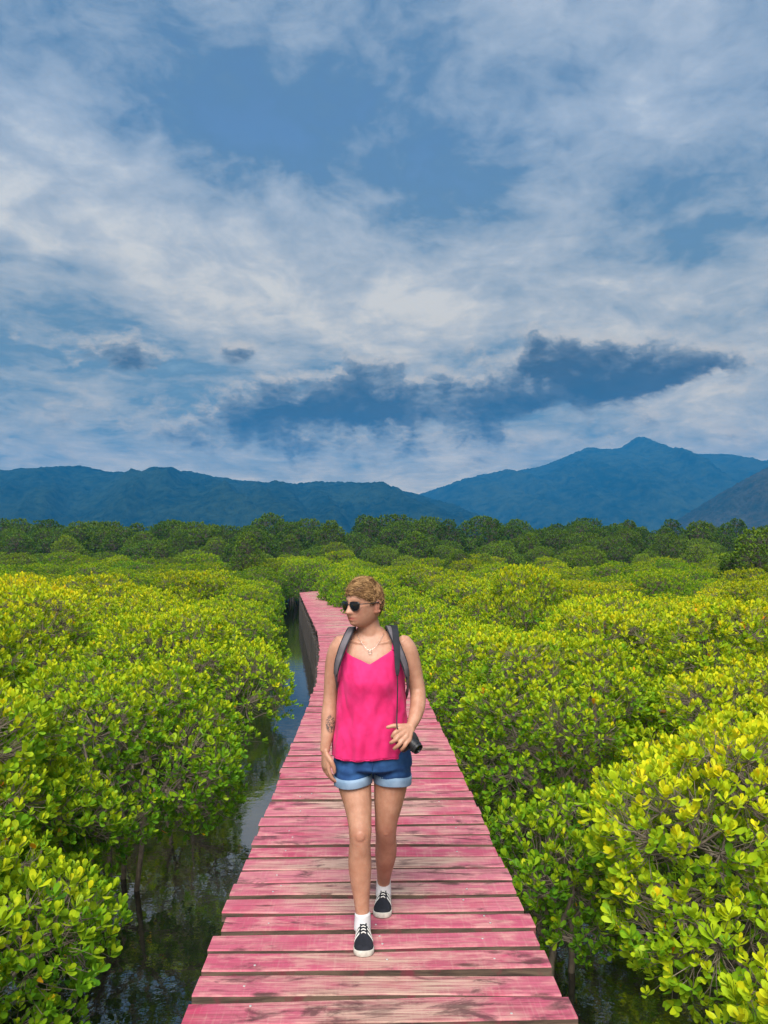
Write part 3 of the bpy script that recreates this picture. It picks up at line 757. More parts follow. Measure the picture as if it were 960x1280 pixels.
# --- head, built facing -Y about its own centre, then turned
HEAD_C = Vector((-.040, -.018, 1.566)); HEAD_R = Matrix.Rotation(R(-45), 3, 'Z') @ Matrix.Rotation(R(2), 3, 'X')
def gsn(v, s): return math.exp(-.5 * (v / s) ** 2)
def head_surf(d):
    """point on the head in direction d (head space)"""
    x, y, z = d
    rx, ry, rz = .0735, (.094 if y < 0 else .100), (.108 if z > 0 else .116)
    pw_ = 2. if z > 0 else 2.9
    k = ((((x / rx) ** 2 + (y / ry) ** 2) ** (pw_ / 2)) + abs(z / rz) ** pw_) ** (-1 / pw_)
    x, y, z = x * k, y * k, z * k
    low = max(0., -z - .02) / .10
    x *= 1 - .30 * min(1, low) ** 1.5
    if y > 0: y *= 1 - .50 * min(1, low) ** .9
    if y < 0:
        y *= 1 + .16 * low
        f = max(0., -y / .09) ** .6
        # forehead, brow, sockets, cheeks, nose, lips, chin
        if z > .02: y -= .004 * gsn(x, .04) * gsn(z - .05, .03)
        y -= .005 * gsn(z - .016, .008) * gsn(abs(x) - .028, .020) * f
        y += .010 * gsn(z + .008, .013) * gsn(abs(x) - .033, .015) * f
        y -= .006 * gsn(z + .030, .018) * gsn(abs(x) - .042, .016) * f
        nz = min(1, max(0, (.012 - z) / .050)) if z > -.042 else max(0, 1 - (-.042 - z) / .012)
        y -= (.004 + .020 * nz ** 1.1) * gsn(x, .0075 + .004 * nz) * (1 if -.056 < z < .014 else gsn(z - (.014 if z > 0 else -.056), .004)) * f
        y -= .007 * gsn(z + .044, .007) * gsn(abs(x) - .011, .006) * f
        y -= .0065 * gsn(z + .0635, .0042) * gsn(x, .017) * f
        y -= .0070 * gsn(z + .0755, .0048) * gsn(x, .016) * f
        y += .005 * gsn(z + .0693, .0028) * gsn(x, .020) * f
        y += .004 * gsn(z + .086, .005) * gsn(x, .02) * f
        y -= .012 * gsn(z + .100, .013) * gsn(x, .020) * f
    return Vector((x, y, z))
def to_body(v): return HEAD_R @ Vector(v) + HEAD_C
bm_ = MB()
rows = []
for i in range(1, 72):
    a = math.pi * i / 72
    rows.append([to_body(head_surf((math.sin(a) * math.sin(q), -math.sin(a) * math.cos(q), -math.cos(a)))) for q in np.linspace(0, 2 * math.pi, 96, endpoint=False)])
bm_.rings(rows)
for s in (-1, 1):                                              # ears
    er = HEAD_R @ Matrix.Rotation(R(-18) * s, 3, 'Z') @ Matrix.Rotation(R(-10), 3, 'X')
    ring = []
    for k in range(11):
        q = R(-150 + 30 * k * .95)
        ring.append(to_body((s * (.0765 + .004 * math.sin(q * .5) ** 2), .016 - .014 * math.cos(q + .4) * 1.0, -.016 + .026 * math.sin(q + .4) * 1.05)))
    bm_.tube(ring, [.0055] * 11, 8, 2)
    bm_.sphere(to_body((s * .0755, .014, -.018)), (.0065, .012, .022), 8, er)
    bm_.sphere(to_body((s * .0755, .006, -.042)), (.006, .008, .009), 8, er)
# --- torso, neck
bm_.rings(ell_rings([(.790, 0, .004, .140, .095), (.805, 0, .006, .168, .116), (.83, 0, .008, .176, .122), (.90, -.003, .005, .158, .110), (1.0, -.004, 0, .138, .098), (1.10, -.004, 0, .141, .098), (1.20, -.004, -.004, .150, .106),
                      (1.28, -.004, 0, .156, .104), (1.33, -.004, .006, .160, .090), (1.372, -.004, .014, .145, .074), (1.402, -.006, .018, .112, .060), (1.425, -.010, .018, .078, .052), (1.447, -.014, .016, .058, .050)]))
bm_.tube([(-.010, .016, 1.38), (-.018, .012, 1.44), (-.026, .004, 1.49), (-.034, -.006, 1.54)], [(.062, .058), (.054, .053), (.051, .052), (.052, .054)], 24)
for s in (-1, 1):                                              # collar bones, deltoids
    bm_.tube([(s * .02 - .008, -.053, 1.366), (s * .07 - .006, -.044, 1.378), (s * .135, -.008, 1.388)], [.010, .010, .012], 10)
    bm_.sphere((s * .152, .006, 1.345), (.048, .048, .058), 12)
# --- arms
bm_.tube([(-.140, .01, 1.375), (-.168, .006, 1.335), (-.187, .01, 1.27), (-.196, .014, 1.19), (-.205, .018, 1.10), (-.210, .004, 1.03), (-.214, -.016, .96), (-.222, -.036, .90), (-.226, -.046, .862)],
         [(.045, .05), (.046, .05), (.042, .045), (.038, .041), (.034, .036), (.037, .038), (.033, .033), (.026, .023), (.023, .018)], 20)
bm_.tube([(.138, .01, 1.375), (.166, .006, 1.335), (.188, .012, 1.27), (.203, .018, 1.20), (.216, .012, 1.135), (.214, -.035, 1.085), (.203, -.080, 1.045), (.186, -.125, 1.012), (.172, -.150, .996)],
         [(.045, .05), (.047, .05), (.043, .046), (.040, .042), (.038, .040), (.037, .039), (.033, .034), (.026, .025), (.022, .024)], 20)
# --- right hand, hanging, loosely curled
w0 = np.array((-.226, -.046, .872)); br_ = np.array((.50, -.86, .05)); br_ /= np.linalg.norm(br_); dn = np.array((.06, -.10, -1.)); dn /= np.linalg.norm(dn); inn = np.cross(br_, dn); inn *= np.sign(inn[0])
bm_.tube([w0, w0 + dn * .03, w0 + dn * .06, w0 + dn * .085], [(.013, .021), (.014, .030), (.0135, .037), (.012, .037)], 18, ref=br_)
for k, (o_, ln) in enumerate(((.029, .070), (.010, .078), (-.009, .072), (-.027, .056))):
    a = w0 + br_ * o_ + dn * .082
    bm_.tube([a - dn * .02, a, a + dn * ln * .45 + inn * .008, a + dn * ln * .78 + inn * (.022 + .004 * k), a + dn * ln * .95 + inn * (.038 + .005 * k)], [.0095, .0095, .0088, .008, .007], 10)
a = w0 + br_ * .018 + dn * .022
bm_.tube([a, a + br_ * .022 + dn * .025 + inn * .008, a + br_ * .030 + dn * .055 + inn * .018, a + br_ * .026 + dn * .082 + inn * .024], [.013, .0125, .0105, .008], 10)
# --- left hand, closed over the camera at the hip
wl = np.array((.175, -.146, 1.000)); kn = [np.array(q) for q in ((.121, -.196, .993), (.134, -.202, .977), (.151, -.203, .962), (.170, -.197, .951))]
for q, r_ in zip(kn, (.0145, .014, .0135, .013)):
    bm_.tube([wl + (q - kn[1]) * .25, wl * .5 + q * .5 + np.array((0, -.004, .002)), q], [.016, .0155, r_ * .85], 12)
tips = [(.100, -.212, .983, .092, -.203, .968), (.106, -.222, .957, .087, -.212, .943), (.122, -.224, .936, .103, -.214, .918), (.148, -.216, .929, .134, -.208, .911)]
for q, tp in zip(kn, tips):
    a, b_ = np.array(tp[:3]), np.array(tp[3:])
    bm_.tube([q + (wl - q) * .15, q, a * .5 + q * .5 + np.array((-.002, -.004, .002)), a, b_, b_ + (b_ - a) * .35 + np.array((.003, .012, 0))], [.0112, .0112, .0105, .0100, .0090, .0078], 10)
bm_.tube([(.160, -.155, 1.004), (.130, -.180, 1.010), (.098, -.188, 1.013), (.078, -.190, 1.009), (.066, -.188, 1.006)], [.014, .0125, .0105, .009, .0075], 10)
# --- legs
bm_.tube([(-.088, .005, .80), (-.088, -.012, .71), (-.070, -.050, .615), (-.060, -.088, .54), (-.057, -.104, .50), (-.058, -.100, .45), (-.060, -.082, .385), (-.059, -.078, .325), (-.055, -.086, .24), (-.050, -.095, .165), (-.047, -.100, .115), (-.046, -.104, .06)],
         [(.082, .088), (.081, .086), (.066, .074), (.055, .060), (.053, .056), (.049, .053), (.053, .058), (.054, .060), (.045, .048), (.035, .038), (.033, .038), (.034, .042)], 24)
bm_.tube([(.088, .005, .80), (.086, .010, .70), (.075, .015, .60), (.066, .022, .52), (.063, .036, .475), (.063, .070, .42), (.064, .115, .36), (.062, .150, .30), (.058, .190, .23), (.054, .235, .165), (.052, .262, .118), (.052, .275, .06)],
         [(.082, .088), (.081, .086), (.069, .076), (.056, .062), (.053, .057), (.050, .054), (.053, .058), (.053, .058), (.044, .048), (.036, .040), (.034, .038), (.034, .042)], 24)
for (x_, y_, z_) in ((-.056, -.152, .497), (.063, -.012, .477)): bm_.sphere((x_, y_ + .001, z_), (.024, .014, .028), 10)
raw = bm_.build('body', M['skin'])
md = raw.modifiers.new('r', 'REMESH'); md.mode = 'VOXEL'; md.voxel_size = .0036; md.use_smooth_shade = True
md = raw.modifiers.new('s', 'SMOOTH'); md.factor = .5; md.iterations = 3
ev = raw.evaluated_get(bpy.context.evaluated_depsgraph_get())
bme = bpy.data.meshes.new_from_object(ev); bme.name = 'body'
co = np.empty(len(bme.vertices) * 3, np.float32); bme.vertices.foreach_get('co', co); co = co.reshape(-1, 3)
hd = (co - np.array(HEAD_C)) @ np.array(HEAD_R)                 # into head space
G = lambda v, s: np.exp(-.5 * (v / s) ** 2)
fr_ = (hd[:, 1] < -.06) & (hd[:, 2] > -.12)
lips = fr_ * np.clip(1.6 * G(hd[:, 0], .017) * (G(hd[:, 2] + .0635, .0036) + G(hd[:, 2] + .0755, .0040)), 0, 1) * .5
crease = fr_ * G(hd[:, 0], .018) * G(hd[:, 2] + .0692, .0026) * 1.0
chk = fr_ * G(np.abs(hd[:, 0]) - .038, .016) * G(hd[:, 2] + .035, .016) * .22
ear = (np.abs(hd[:, 0]) > .070) * G(hd[:, 1] - .012, .02) * G(hd[:, 2] + .016, .03) * .35
knee = .22 * np.exp(-((co[:, 0] + .056) ** 2 + (co[:, 2] - .497) ** 2) / .0014) + .22 * np.exp(-((co[:, 0] - .063) ** 2 + (co[:, 2] - .477) ** 2) / .0014)  # redder knee skin, widened so the tint also paints in knee shading
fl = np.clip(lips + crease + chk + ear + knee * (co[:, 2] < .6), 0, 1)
atr = bme.attributes.new('flush_shade', 'FLOAT', 'POINT'); atr.data.foreach_set('value', fl.astype(np.float32))
bpy.data.objects.remove(raw, do_unlink=True)
bme.polygons.foreach_set('use_smooth', [True] * len(bme.polygons))
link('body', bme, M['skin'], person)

# --- hair: a cap of short swept strands
def hair_mat():
    m, t, p = material('light_brown_hair')
    a = t.n.new('ShaderNodeAttribute'); a.attribute_name = 'tone'
    t.link(t.ramp(a.outputs['Fac'], [(.0, (.045, .022, .010)), (.5, (.14, .072, .030)), (1., (.42, .26, .12))]), p.inputs['Base Color'])
    p.inputs['Roughness'].default_value = .6; p.inputs['Specular IOR Level'].default_value = .15
    return m
M['hair'] = hair_mat()
rg = np.random.RandomState(5)
def hairline(d):
    x, y, z = d
    a = math.atan2(abs(x), -y)                                  # 0 front, pi back
    return np.interp(a, [0, .45, .85, 1.15, 1.40, 1.62, 1.80, 2.1, math.pi], [.40, .42, .34, .10, -.20, .04, -.12, -.52, -.66])
V = []; F = []; TN = []
# cap under the strands
nr = 26; nc = 64; idx = {}
for i in range(nr + 1):
    for j in range(nc):
        q = 2 * math.pi * j / nc; sx, cy_ = math.sin(q), -math.cos(q)
        zl = float(np.clip(hairline((sx, cy_, 0)), -.9, .9)); el_min = math.asin(zl); e = el_min + (math.pi / 2 - el_min) * i / nr
        dd = Vector((math.cos(e) * sx, math.cos(e) * cy_, math.sin(e)))
        lift = 1 + .075 * min(1, i / 4)
        V.append(to_body(head_surf(dd) * lift + Vector((0, 0, .004 * min(1, i / 4))))); TN.append(.18)
for i in range(nr):
    for j in range(nc):
        k = (j + 1) % nc; F.append((i * nc + j, i * nc + k, (i + 1) * nc + k)); F.append((i * nc + j, (i + 1) * nc + k, (i + 1) * nc + j))
whorl = Vector((.25, .50, .83)).normalized()
def strand(dd, flow, ln, lift, wd, tone, conv):
    pts = []
    for k in range(6):
        q = k / 5
        e = (dd + flow * ln * q + conv * q).normalized()
        pts.append(np.array(to_body(head_surf(e) * (1 + lift * (.40 + 1.5 * q - 1.25 * q * q)) + Vector((0, 0, .003)))))
    b0 = len(V)
    for k, q in enumerate(pts):
        tg = pts[min(5, k + 1)] - pts[max(0, k - 1)]; tg /= np.linalg.norm(tg) + 1e-9
        out = q - np.array(HEAD_C); a = np.cross(tg, out); a /= np.linalg.norm(a) + 1e-9; o2 = np.cross(a, tg)
        w_ = wd * (1, 1.1, 1.1, 1, .7, .1)[k]
        V.extend([q + a * w_, q - a * w_, q + o2 * w_ * .9]); TN.extend([tone] * 3)
    for k in range(5):
        for u, v_ in ((0, 1), (1, 2), (2, 0)):
            A, B_, C_, D_ = b0 + k * 3 + u, b0 + k * 3 + v_, b0 + k * 3 + 3 + v_, b0 + k * 3 + 3 + u
            F.extend([(A, B_, C_), (A, C_, D_)])
made = 0
while made < 230:
    dd = Vector(rg.randn(3)).normalized()
    if dd.z < hairline(dd) + .03: continue
    made += 1
    flow = dd - whorl * dd.dot(whorl)
    if flow.length < .05: flow = Vector((-1, -.3, 0))
    flow.normalize()
    front = dd.y < .15 and dd.z > .35
    if front: flow = (flow + Vector((-.95, -.10, .05))).normalized()       # fringe swept across
    flow = (flow + Vector(rg.randn(3)) * .14).normalized()
    topness = max(0., dd.z)
    ln = rg.uniform(.34, .60) if front else rg.uniform(.22, .42)
    lift = rg.uniform(.075, .105) + topness * rg.uniform(.05, .10)
    tone = .42 + .17 * rg.randn() + .28 * topness - .12 * max(0, dd.y)
    for i in range(26):
        off = Vector(rg.randn(3)) * .085
        strand((dd + off).normalized(), flow, ln * rg.uniform(.8, 1.1), lift * rg.uniform(.75, 1.1), rg.uniform(.0007, .0013), float(np.clip(tone + .10 * rg.randn(), 0, 1)), -off * .3)
made = 0
while made < 260:                                               # loose single hairs
    dd = Vector(rg.randn(3)).normalized()
    if dd.z < hairline(dd) + .02: continue
    made += 1
    flow = dd - whorl * dd.dot(whorl); flow = (flow + Vector(rg.randn(3)) * .45 + Vector((-.5 if dd.y < 0 else 0, 0, 0))).normalized()
    strand(dd, flow, rg.uniform(.3, .6), rg.uniform(.14, .30), rg.uniform(.0006, .0010), float(np.clip(.6 + .2 * rg.randn(), 0, 1)), Vector((0, 0, 0)))
link('hair', mesh_np('hair', np.array([tuple(q) for q in V]), np.array(F), M['hair'], True, {'tone': TN}), None, person)

# --- camisole
def fabric(name, a, b_, weave=420., rough=.8, bump=.25, wr=0., sheen=0.):
    m, t, p = material(name)
    tcn = t.n.new('ShaderNodeTexCoord')
    n1 = t.noise(tcn.outputs['Object'], 14., 5., .6); n2 = t.noise(tcn.outputs['Object'], weave, 2., .5)
    t.link(t.mix(t.rng(n1, .35, .65), a, b_), p.inputs['Base Color']); p.inputs['Roughness'].default_value = rough
    p.inputs['Specular IOR Level'].default_value = .25; p.inputs['Sheen Weight'].default_value = sheen
    bp = t.n.new('ShaderNodeBump'); bp.inputs['Strength'].default_value = bump; bp.inputs['Distance'].default_value = .003
    t.link(t.m('ADD', t.m('MULTIPLY', n2, .3), t.m('MULTIPLY', t.noise(t.vm('MULTIPLY', tcn.outputs['Object'], (30., 30., 9.)), 1., 4., .6), 1.4 * wr + .1)), bp.inputs['Height']); t.link(bp.outputs[0], p.inputs['Normal'])
    return m
M['pink'] = fabric('pink_crepe', (.44, .009, .092), (.50, .016, .122), wr=.55, sheen=.05)
M['denim'] = fabric('blue_denim', (.006, .030, .105), (.014, .055, .155), 300., .85, .4, .9)
M['denim_pale'] = fabric('pale_denim_inside', (.12, .19, .285), (.18, .26, .37), 300., .85, .3)
M['sock'] = fabric('white_cotton', (.42, .42, .44), (.48, .48, .50), 200., .9, .4)
M['suede'] = fabric('black_suede', (.006, .007, .011), (.012, .013, .019), 260., .9, .3, 0., 0.)
M['white_leather'] = simple('white_leather', (.46, .45, .43), .5, .06, 40.)
M['rubber'] = simple('off_white_rubber', (.41, .39, .35), .6, .2, 40.)
M['web_grey'] = fabric('grey_padded_webbing', (.070, .062, .072), (.105, .095, .108), 500., .85, .5)
M['web_black'] = fabric('black_webbing', (.010, .011, .016), (.018, .020, .026), 500., .8, .4)
M['black_plastic'] = simple('black_plastic', (.012, .012, .014), .38, .2, 80.)
M['lens'] = simple('dark_lens', (.004, .004, .005), .08, .0, 10.)
M['silver'] = simple('silver', (.6, .58, .55), .3, .05, 20., 0., 1.)
TOPZ = np.array([(.815, -.013, .002, .182, .140), (.90, -.012, 0., .180, .139), (1.0, -.009, -.002, .170, .134), (1.10, -.007, -.003, .162, .130), (1.20, -.005, -.004, .161, .128), (1.28, -.004, -.002, .165, .120), (1.34, -.004, .002, .168, .106), (1.40, -.004, .008, .150, .088)])
def top_at(z): return [np.interp(z, TOPZ[:, 0], TOPZ[:, k]) for k in range(1, 5)]
edge_a = np.radians([-180, -100, -78, -56, -49, -3, 37, 45, 68, 95, 180]); edge_z = [1.26, 1.235, 1.255, 1.322, 1.338, 1.284, 1.352, 1.338, 1.262, 1.235, 1.26]
NA, NZ = 180, 60
V = []; rgf = np.random.RandomState(8)
for i in range(NZ):
    for j in range(NA):
        a = -math.pi + 2 * math.pi * j / NA
        zt = np.interp(a, edge_a, edge_z); zb = .832 + .010 * math.cos(a + .2) + .006 * math.sin(3 * a)
        z = zb + (zt - zb) * (i / (NZ - 1))
        cx, cyy, rx, ry = top_at(z)
        dn_ = (1.26 - z) / .43
        w = .0045 * math.sin(a * 11 + z * 7 + 1.5 * math.sin(a * 3)) * max(0, dn_) ** 1.1 + .003 * math.sin(a * 17 - z * 16 + 2 * math.sin(z * 9)) * max(0, dn_)
        w += .020 * (fbm(np.array([a * 3.1 + 20]), np.array([z * 11 + a * 2 + 9]), 5, 3)[0] - .45)
        x = cx + (rx + w) * math.sin(a); y = cyy - (ry + w) * math.cos(a)
        if math.cos(a) > 0:
            for s in (-1, 1): y -= .026 * gsn(x - s * .068 + .004, .040) * gsn(z - 1.200, .048)
            y -= .004 * gsn(z - 1.13, .03) * math.sin(x * 60)
        V.append((x, y, z))
F = [(i * NA + j, i * NA + (j + 1) % NA, (i + 1) * NA + (j + 1) % NA, (i + 1) * NA + j) for i in range(NZ - 1) for j in range(NA)]
top = link('camisole', mesh_np('camisole', V, F, M['pink']), None, person)
md = top.modifiers.new('thick', 'SOLIDIFY'); md.thickness = .0022; md.offset = 1
def ribbon(pts, width, thick, up, sub=6):
    """flat strap through pts; up = list of outward directions"""
    P_ = catmull(np.array(pts, float), sub); U_ = norm(catmull(np.array(up, float), sub)); T_ = norm(np.gradient(P_, axis=0)); out = []
    Wd = catmull(np.array([[w] for w in (width if hasattr(width, '__len__') else [width] * len(pts))], float), sub)[:, 0]
    for p_, t_, u_, w in zip(P_, T_, U_, Wd):
        s_ = np.cross(t_, u_); s_ /= np.linalg.norm(s_); u2 = np.cross(s_, t_)
        out.append([p_ + s_ * a * w / 2 + u2 * b_ * thick / 2 for a, b_ in ((-1, -.5), (-.9, -1), (.9, -1), (1, -.5), (1, .5), (.9, 1), (-.9, 1), (-1, .5))])
    return out
for pts in ([(-.127, -.080, 1.333), (-.121, -.072, 1.37), (-.108, -.038, 1.412), (-.100, .02, 1.424), (-.10, .075, 1.36), (-.10, .10, 1.26)], [(.094, -.088, 1.347), (.096, -.074, 1.375), (.094, -.040, 1.415), (.09, .02, 1.428), (.09, .075, 1.36), (.09, .10, 1.26)]):
    mb = MB(); mb.rings(ribbon(pts, .010, .003, [(0, -1, .2), (0, -1, .5), (0, -.4, 1), (0, .3, 1), (0, 1, .5), (0, 1, 0)])); mb.build('shoulder_strap', M['pink'], top)
mb = MB(); q = [V[j] for j in range(0, NA, 2)]                  # stitched hem
n_ = len(q); mb.rings([[(np.array(q[j]) + np.array((math.cos(a) * .0030 * (1 if q[j][0] > 0 else -1), -.0016 * (1 if q[j][1] < 0 else -1), math.sin(a) * .0035)))
                        for a in np.linspace(0, 6.283, 6, endpoint=False)] for j in list(range(n_)) + [0]], cap=False)
mb.build('hem', M['pink'], top)
# --- denim shorts with turned-up cuffs
sb = MB()
sb.rings(ell_rings([(.772, 0, .004, .150, .108), (.784, 0, .006, .186, .130), (.81, 0, .008, .189, .134), (.85, 0, .007, .182, .130), (.90, -.002, .006, .172, .124)], 48))
for s, yo in ((-1, -.010), (1, .010)):
    sb.rings([[(s * cx_ + .0905 * math.sin(a), yo * ky - .105 * math.cos(a), z_) for a in np.linspace(0, 2 * math.pi, 40, endpoint=False)] for z_, cx_, ky in ((.80, .090, .3), (.765, .0925, .8), (.74, .0935, 1.1), (.722, .0935, 1.2))])
raw = sb.build('shorts', M['denim'])
md = raw.modifiers.new('r', 'REMESH'); md.mode = 'VOXEL'; md.voxel_size = .005; md.use_smooth_shade = True
md = raw.modifiers.new('s', 'SMOOTH'); md.factor = .5; md.iterations = 5
sme = bpy.data.meshes.new_from_object(raw.evaluated_get(bpy.context.evaluated_depsgraph_get()))
bpy.data.objects.remove(raw, do_unlink=True)
co = np.empty(len(sme.vertices) * 3, np.float32); sme.vertices.foreach_get('co', co); co = co.reshape(-1, 3)
wv = .0022 * np.sin(co[:, 2] * 170 + np.sin(co[:, 0] * 40) * 1.2) * np.clip((.80 - co[:, 2]) / .05 + .4, 0, 1)       # sitting creases
co[:, 1] -= wv * (co[:, 1] < 0); co[:, 1] += wv * (co[:, 1] > 0)
sme.vertices.foreach_set('co', co.ravel()); sme.polygons.foreach_set('use_smooth', [True] * len(sme.polygons)); sme.update()
shorts = link('shorts', sme, M['denim'], person)
for s, yo in ((-1, -.012), (1, .012)):
    mb = MB(); out = []
    for (z_, g) in ((.746, -.003), (.747, .0025), (.730, .003), (.706, .0025), (.703, .001), (.7025, -.004), (.712, -.008)):
        out.append([(s * .0935 + (.0905 + g) * math.sin(a), yo - (.105 + g) * math.cos(a), z_ + .002 * math.sin(3 * a + s) - .010 * s * math.sin(a) * .6) for a in np.linspace(0, 2 * math.pi, 48, endpoint=False)])
    mb.rings(out, cap=False); mb.build('cuff', M['denim_pale'], shorts)
mb = MB(); mb.tube([(0, -.127, .90), (0, -.131, .84), (0, -.129, .80), (0, -.110, .770)], [.0022] * 4, 6); mb.build('fly_seam', M['denim'], shorts)

# --- socks and trainers
for (fx, fy, az_, ank) in ((-.044, -.098, R(3), (-.046, -.100)), (.055, .278, R(-4), (.052, .268))):
    mb = MB(); mb.tube([(ank[0] - .001, ank[1] - .008, .050), (ank[0], ank[1] - .002, .09), (ank[0], ank[1], .122 if fy < 0 else .124)], [(.040, .047), (.038, .043), (.0365, .041)], 24); mb.build('sock', M['sock'], person)
    shoe = empty('shoe', (fx, fy, 0), az_); shoe.parent = person
    def outline(t_, k=1., g=0.):   # t_ 0 heel .. 1 toe -> y, half width
        yv = .075 - .255 * t_
        w = np.interp(t_, [0, .03, .08, .2, .42, .62, .78, .88, .95, .985, 1.], [.006, .020, .029, .033, .033, .041, .046, .043, .033, .020, .006])
        return yv, w * k + g
    def loop(k, z, g=0., tz=0.):
        ts = np.r_[np.linspace(0, .1, 6), np.linspace(.14, .86, 14), np.linspace(.89, 1., 8)]
        L_ = [(outline(q, k, g)[1], outline(q)[0] * (1 + g * 3), z + tz * max(0, q - .8) ** 2) for q in ts]; Rr = [(-a, b_, c_) for a, b_, c_ in L_[::-1]]
        return L_ + Rr
    mb = MB(); mb.rings([loop(.97, .0015, 0, .12), loop(1., .006, .0015, .12), loop(1., .024, .0015, .10), loop(.98, .028, -.001, .10)]); sole = mb.build('sole', M['rubber'], shoe); auto_smooth(sole, 50)
    # upper: sections along the foot
    out = []; prof = []
    for t_ in np.linspace(.015, .985, 40):
        yv, w = outline(t_, .975)
        hgt = np.interp(t_, [0, .05, .2, .34, .42, .55, .68, .80, .90, .97, 1.], [.070, .078, .068, .076, .092, .078, .060, .050, .043, .034, .028])
        flat = np.interp(t_, [0, .3, .5, .8, 1.], [.9, .8, .75, .9, .9])
        ring = []
        for a in np.linspace(0, math.pi, 15):
            cx_ = math.cos(a); sz_ = math.sin(a)
            ring.append((w * math.copysign(abs(cx_) ** flat, cx_) * (1 - .28 * sz_ ** 2 * (1 if t_ < .7 else .4)), yv, .024 + (hgt - .024) * sz_ ** (.62)))
        prof.append(ring)
        out.append(ring + [(-w * .9, yv, .018), (w * .9, yv, .018)])
    mb = MB(); mb.rings(out); up = mb.build('upper', M['suede'], shoe)
    def on_upper(t_, f, lift=.0015):   # f 0..1 over the section
        q = t_ * 39; i = min(38, int(q)); u = q - i; g_ = f * 14; j = min(13, int(g_)); v_ = g_ - j
        A = (1 - u) * ((1 - v_) * np.array(prof[i][j]) + v_ * np.array(prof[i][j + 1])) + u * ((1 - v_) * np.array(prof[i + 1][j]) + v_ * np.array(prof[i + 1][j + 1]))
        nn = A - np.array((0, A[1], .03)); return A + nn / (np.linalg.norm(nn) + 1e-9) * lift
    for sd_ in (0, 1):
        for k in range(3):                                      # three slanting side bands
            t0 = .67 - .088 * k; Vs = []
            for q in np.linspace(0, 1, 9):
                for e in (0, 1):
                    f = .06 + .27 * q; f = f if sd_ == 0 else 1 - f
                    Vs.append(on_upper(t0 - .075 * q + .042 * e, f, .0016))
            Vs = np.array(Vs); Fs = [(2 * i, 2 * i + 1, 2 * i + 3, 2 * i + 2) for i in range(8)]
            o = link('stripe', mesh_np('stripe', Vs, Fs, M['white_leather']), None, shoe); md = o.modifiers.new('t', 'SOLIDIFY'); md.thickness = .0016; md.offset = 0
    for k in range(4):                                          # laces
        t_ = .47 + .055 * k; mb = MB()
        mb.tube([on_upper(t_ + .008, .42, .003), on_upper(t_ + .002, .46, .0045), on_upper(t_ - .003, .5, .005), on_upper(t_ - .001, .54, .0045), on_upper(t_ + .004, .58, .003)], [(.0024, .0034)] * 5, 8, ref=(0, 0, 1)); mb.build('lace', M['white_leather'], shoe)
    mb = MB(); mb.rings(ribbon([on_upper(.62, .5, .001), on_upper(.50, .5, .003), on_upper(.42, .5, .004), on_upper(.42, .5, .004) + np.array((0, .006, .018))], [.026, .030, .034, .032], .005, [(0, -.5, 1), (0, -.5, 1), (0, -.8, .8), (0, -1, .3)])); mb.build('tongue', M['suede'], shoe)

# --- necklace
mb = MB(); pts = []
for q in np.linspace(-1, 1, 25):
    x = -.012 + .066 * q; z = 1.347 + .075 * abs(q) ** 1.7; pts.append((x, -.094 + .066 * abs(q) ** 1.8, z))
mb.tube(pts, [.0008] * 25, 6, 1); neck = mb.build('necklace', M['silver'], person)
mb = MB(); mb.tube([(-.012 + .008 * math.sin(a), -.097, 1.339 + .008 * math.cos(a)) for a in np.linspace(0, 6.28, 13)], [.0012] * 13, 6, 1); mb.build('pendant', M['silver'], neck)

# --- sunglasses (worn, a thing of their own)
glasses = tag(empty('sunglasses', Vector((PX, PY, DECK)) + HEAD_C), "black sunglasses with dark lenses on the woman's face", 'sunglasses')
glasses.rotation_euler = HEAD_R.to_euler()
for s in (-1, 1):
    shp = [(-.024, .016), (-.012, .0195), (.010, .0195), (.023, .017), (.0255, .006), (.022, -.010), (.011, -.0195), (-.006, -.0200), (-.019, -.012), (-.0245, .002)]
    shp = catmull(np.array(shp + [shp[0]]), 3)[:-1]
    def put_(x, z, dy): return (s * (.0325 + x), -.1010 + dy + .9 * (.0325 + x) ** 2 * 4.2, -.010 + z)
    mb = MB(); mb.rings([[put_(x * k, z * k, d_) for x, z in shp] for k, d_ in ((.98, .0014), (1., 0.), (.9, -.0012), (.5, -.0022), (.05, -.0026))]); mb.build('lens', M['lens'], glasses)
    mb = MB(); lp = [put_(x * 1.03, z * 1.03, .0005) for x, z in shp]; mb.tube(lp + [lp[0]], [.0020] * (len(lp) + 1), 6, 1); mb.build('rim', M['black_plastic'], glasses)
    mb = MB(); mb.tube([put_(.026, .010, .001), (s * .073, -.072, .001), (s * .0805, -.03, .000), (s * .0815, .012, .002), (s * .080, .024, -.010)], [(.0022, .0045)] * 5, 8, 3, ref=(1, 0, 0)); mb.build('temple', M['black_plastic'], glasses)
mb = MB(); mb.tube([(-.0095, -.102, -.004), (0, -.104, -.001), (.0095, -.102, -.004)], [.0018] * 3, 6, 3); mb.build('bridge', M['black_plastic'], glasses)

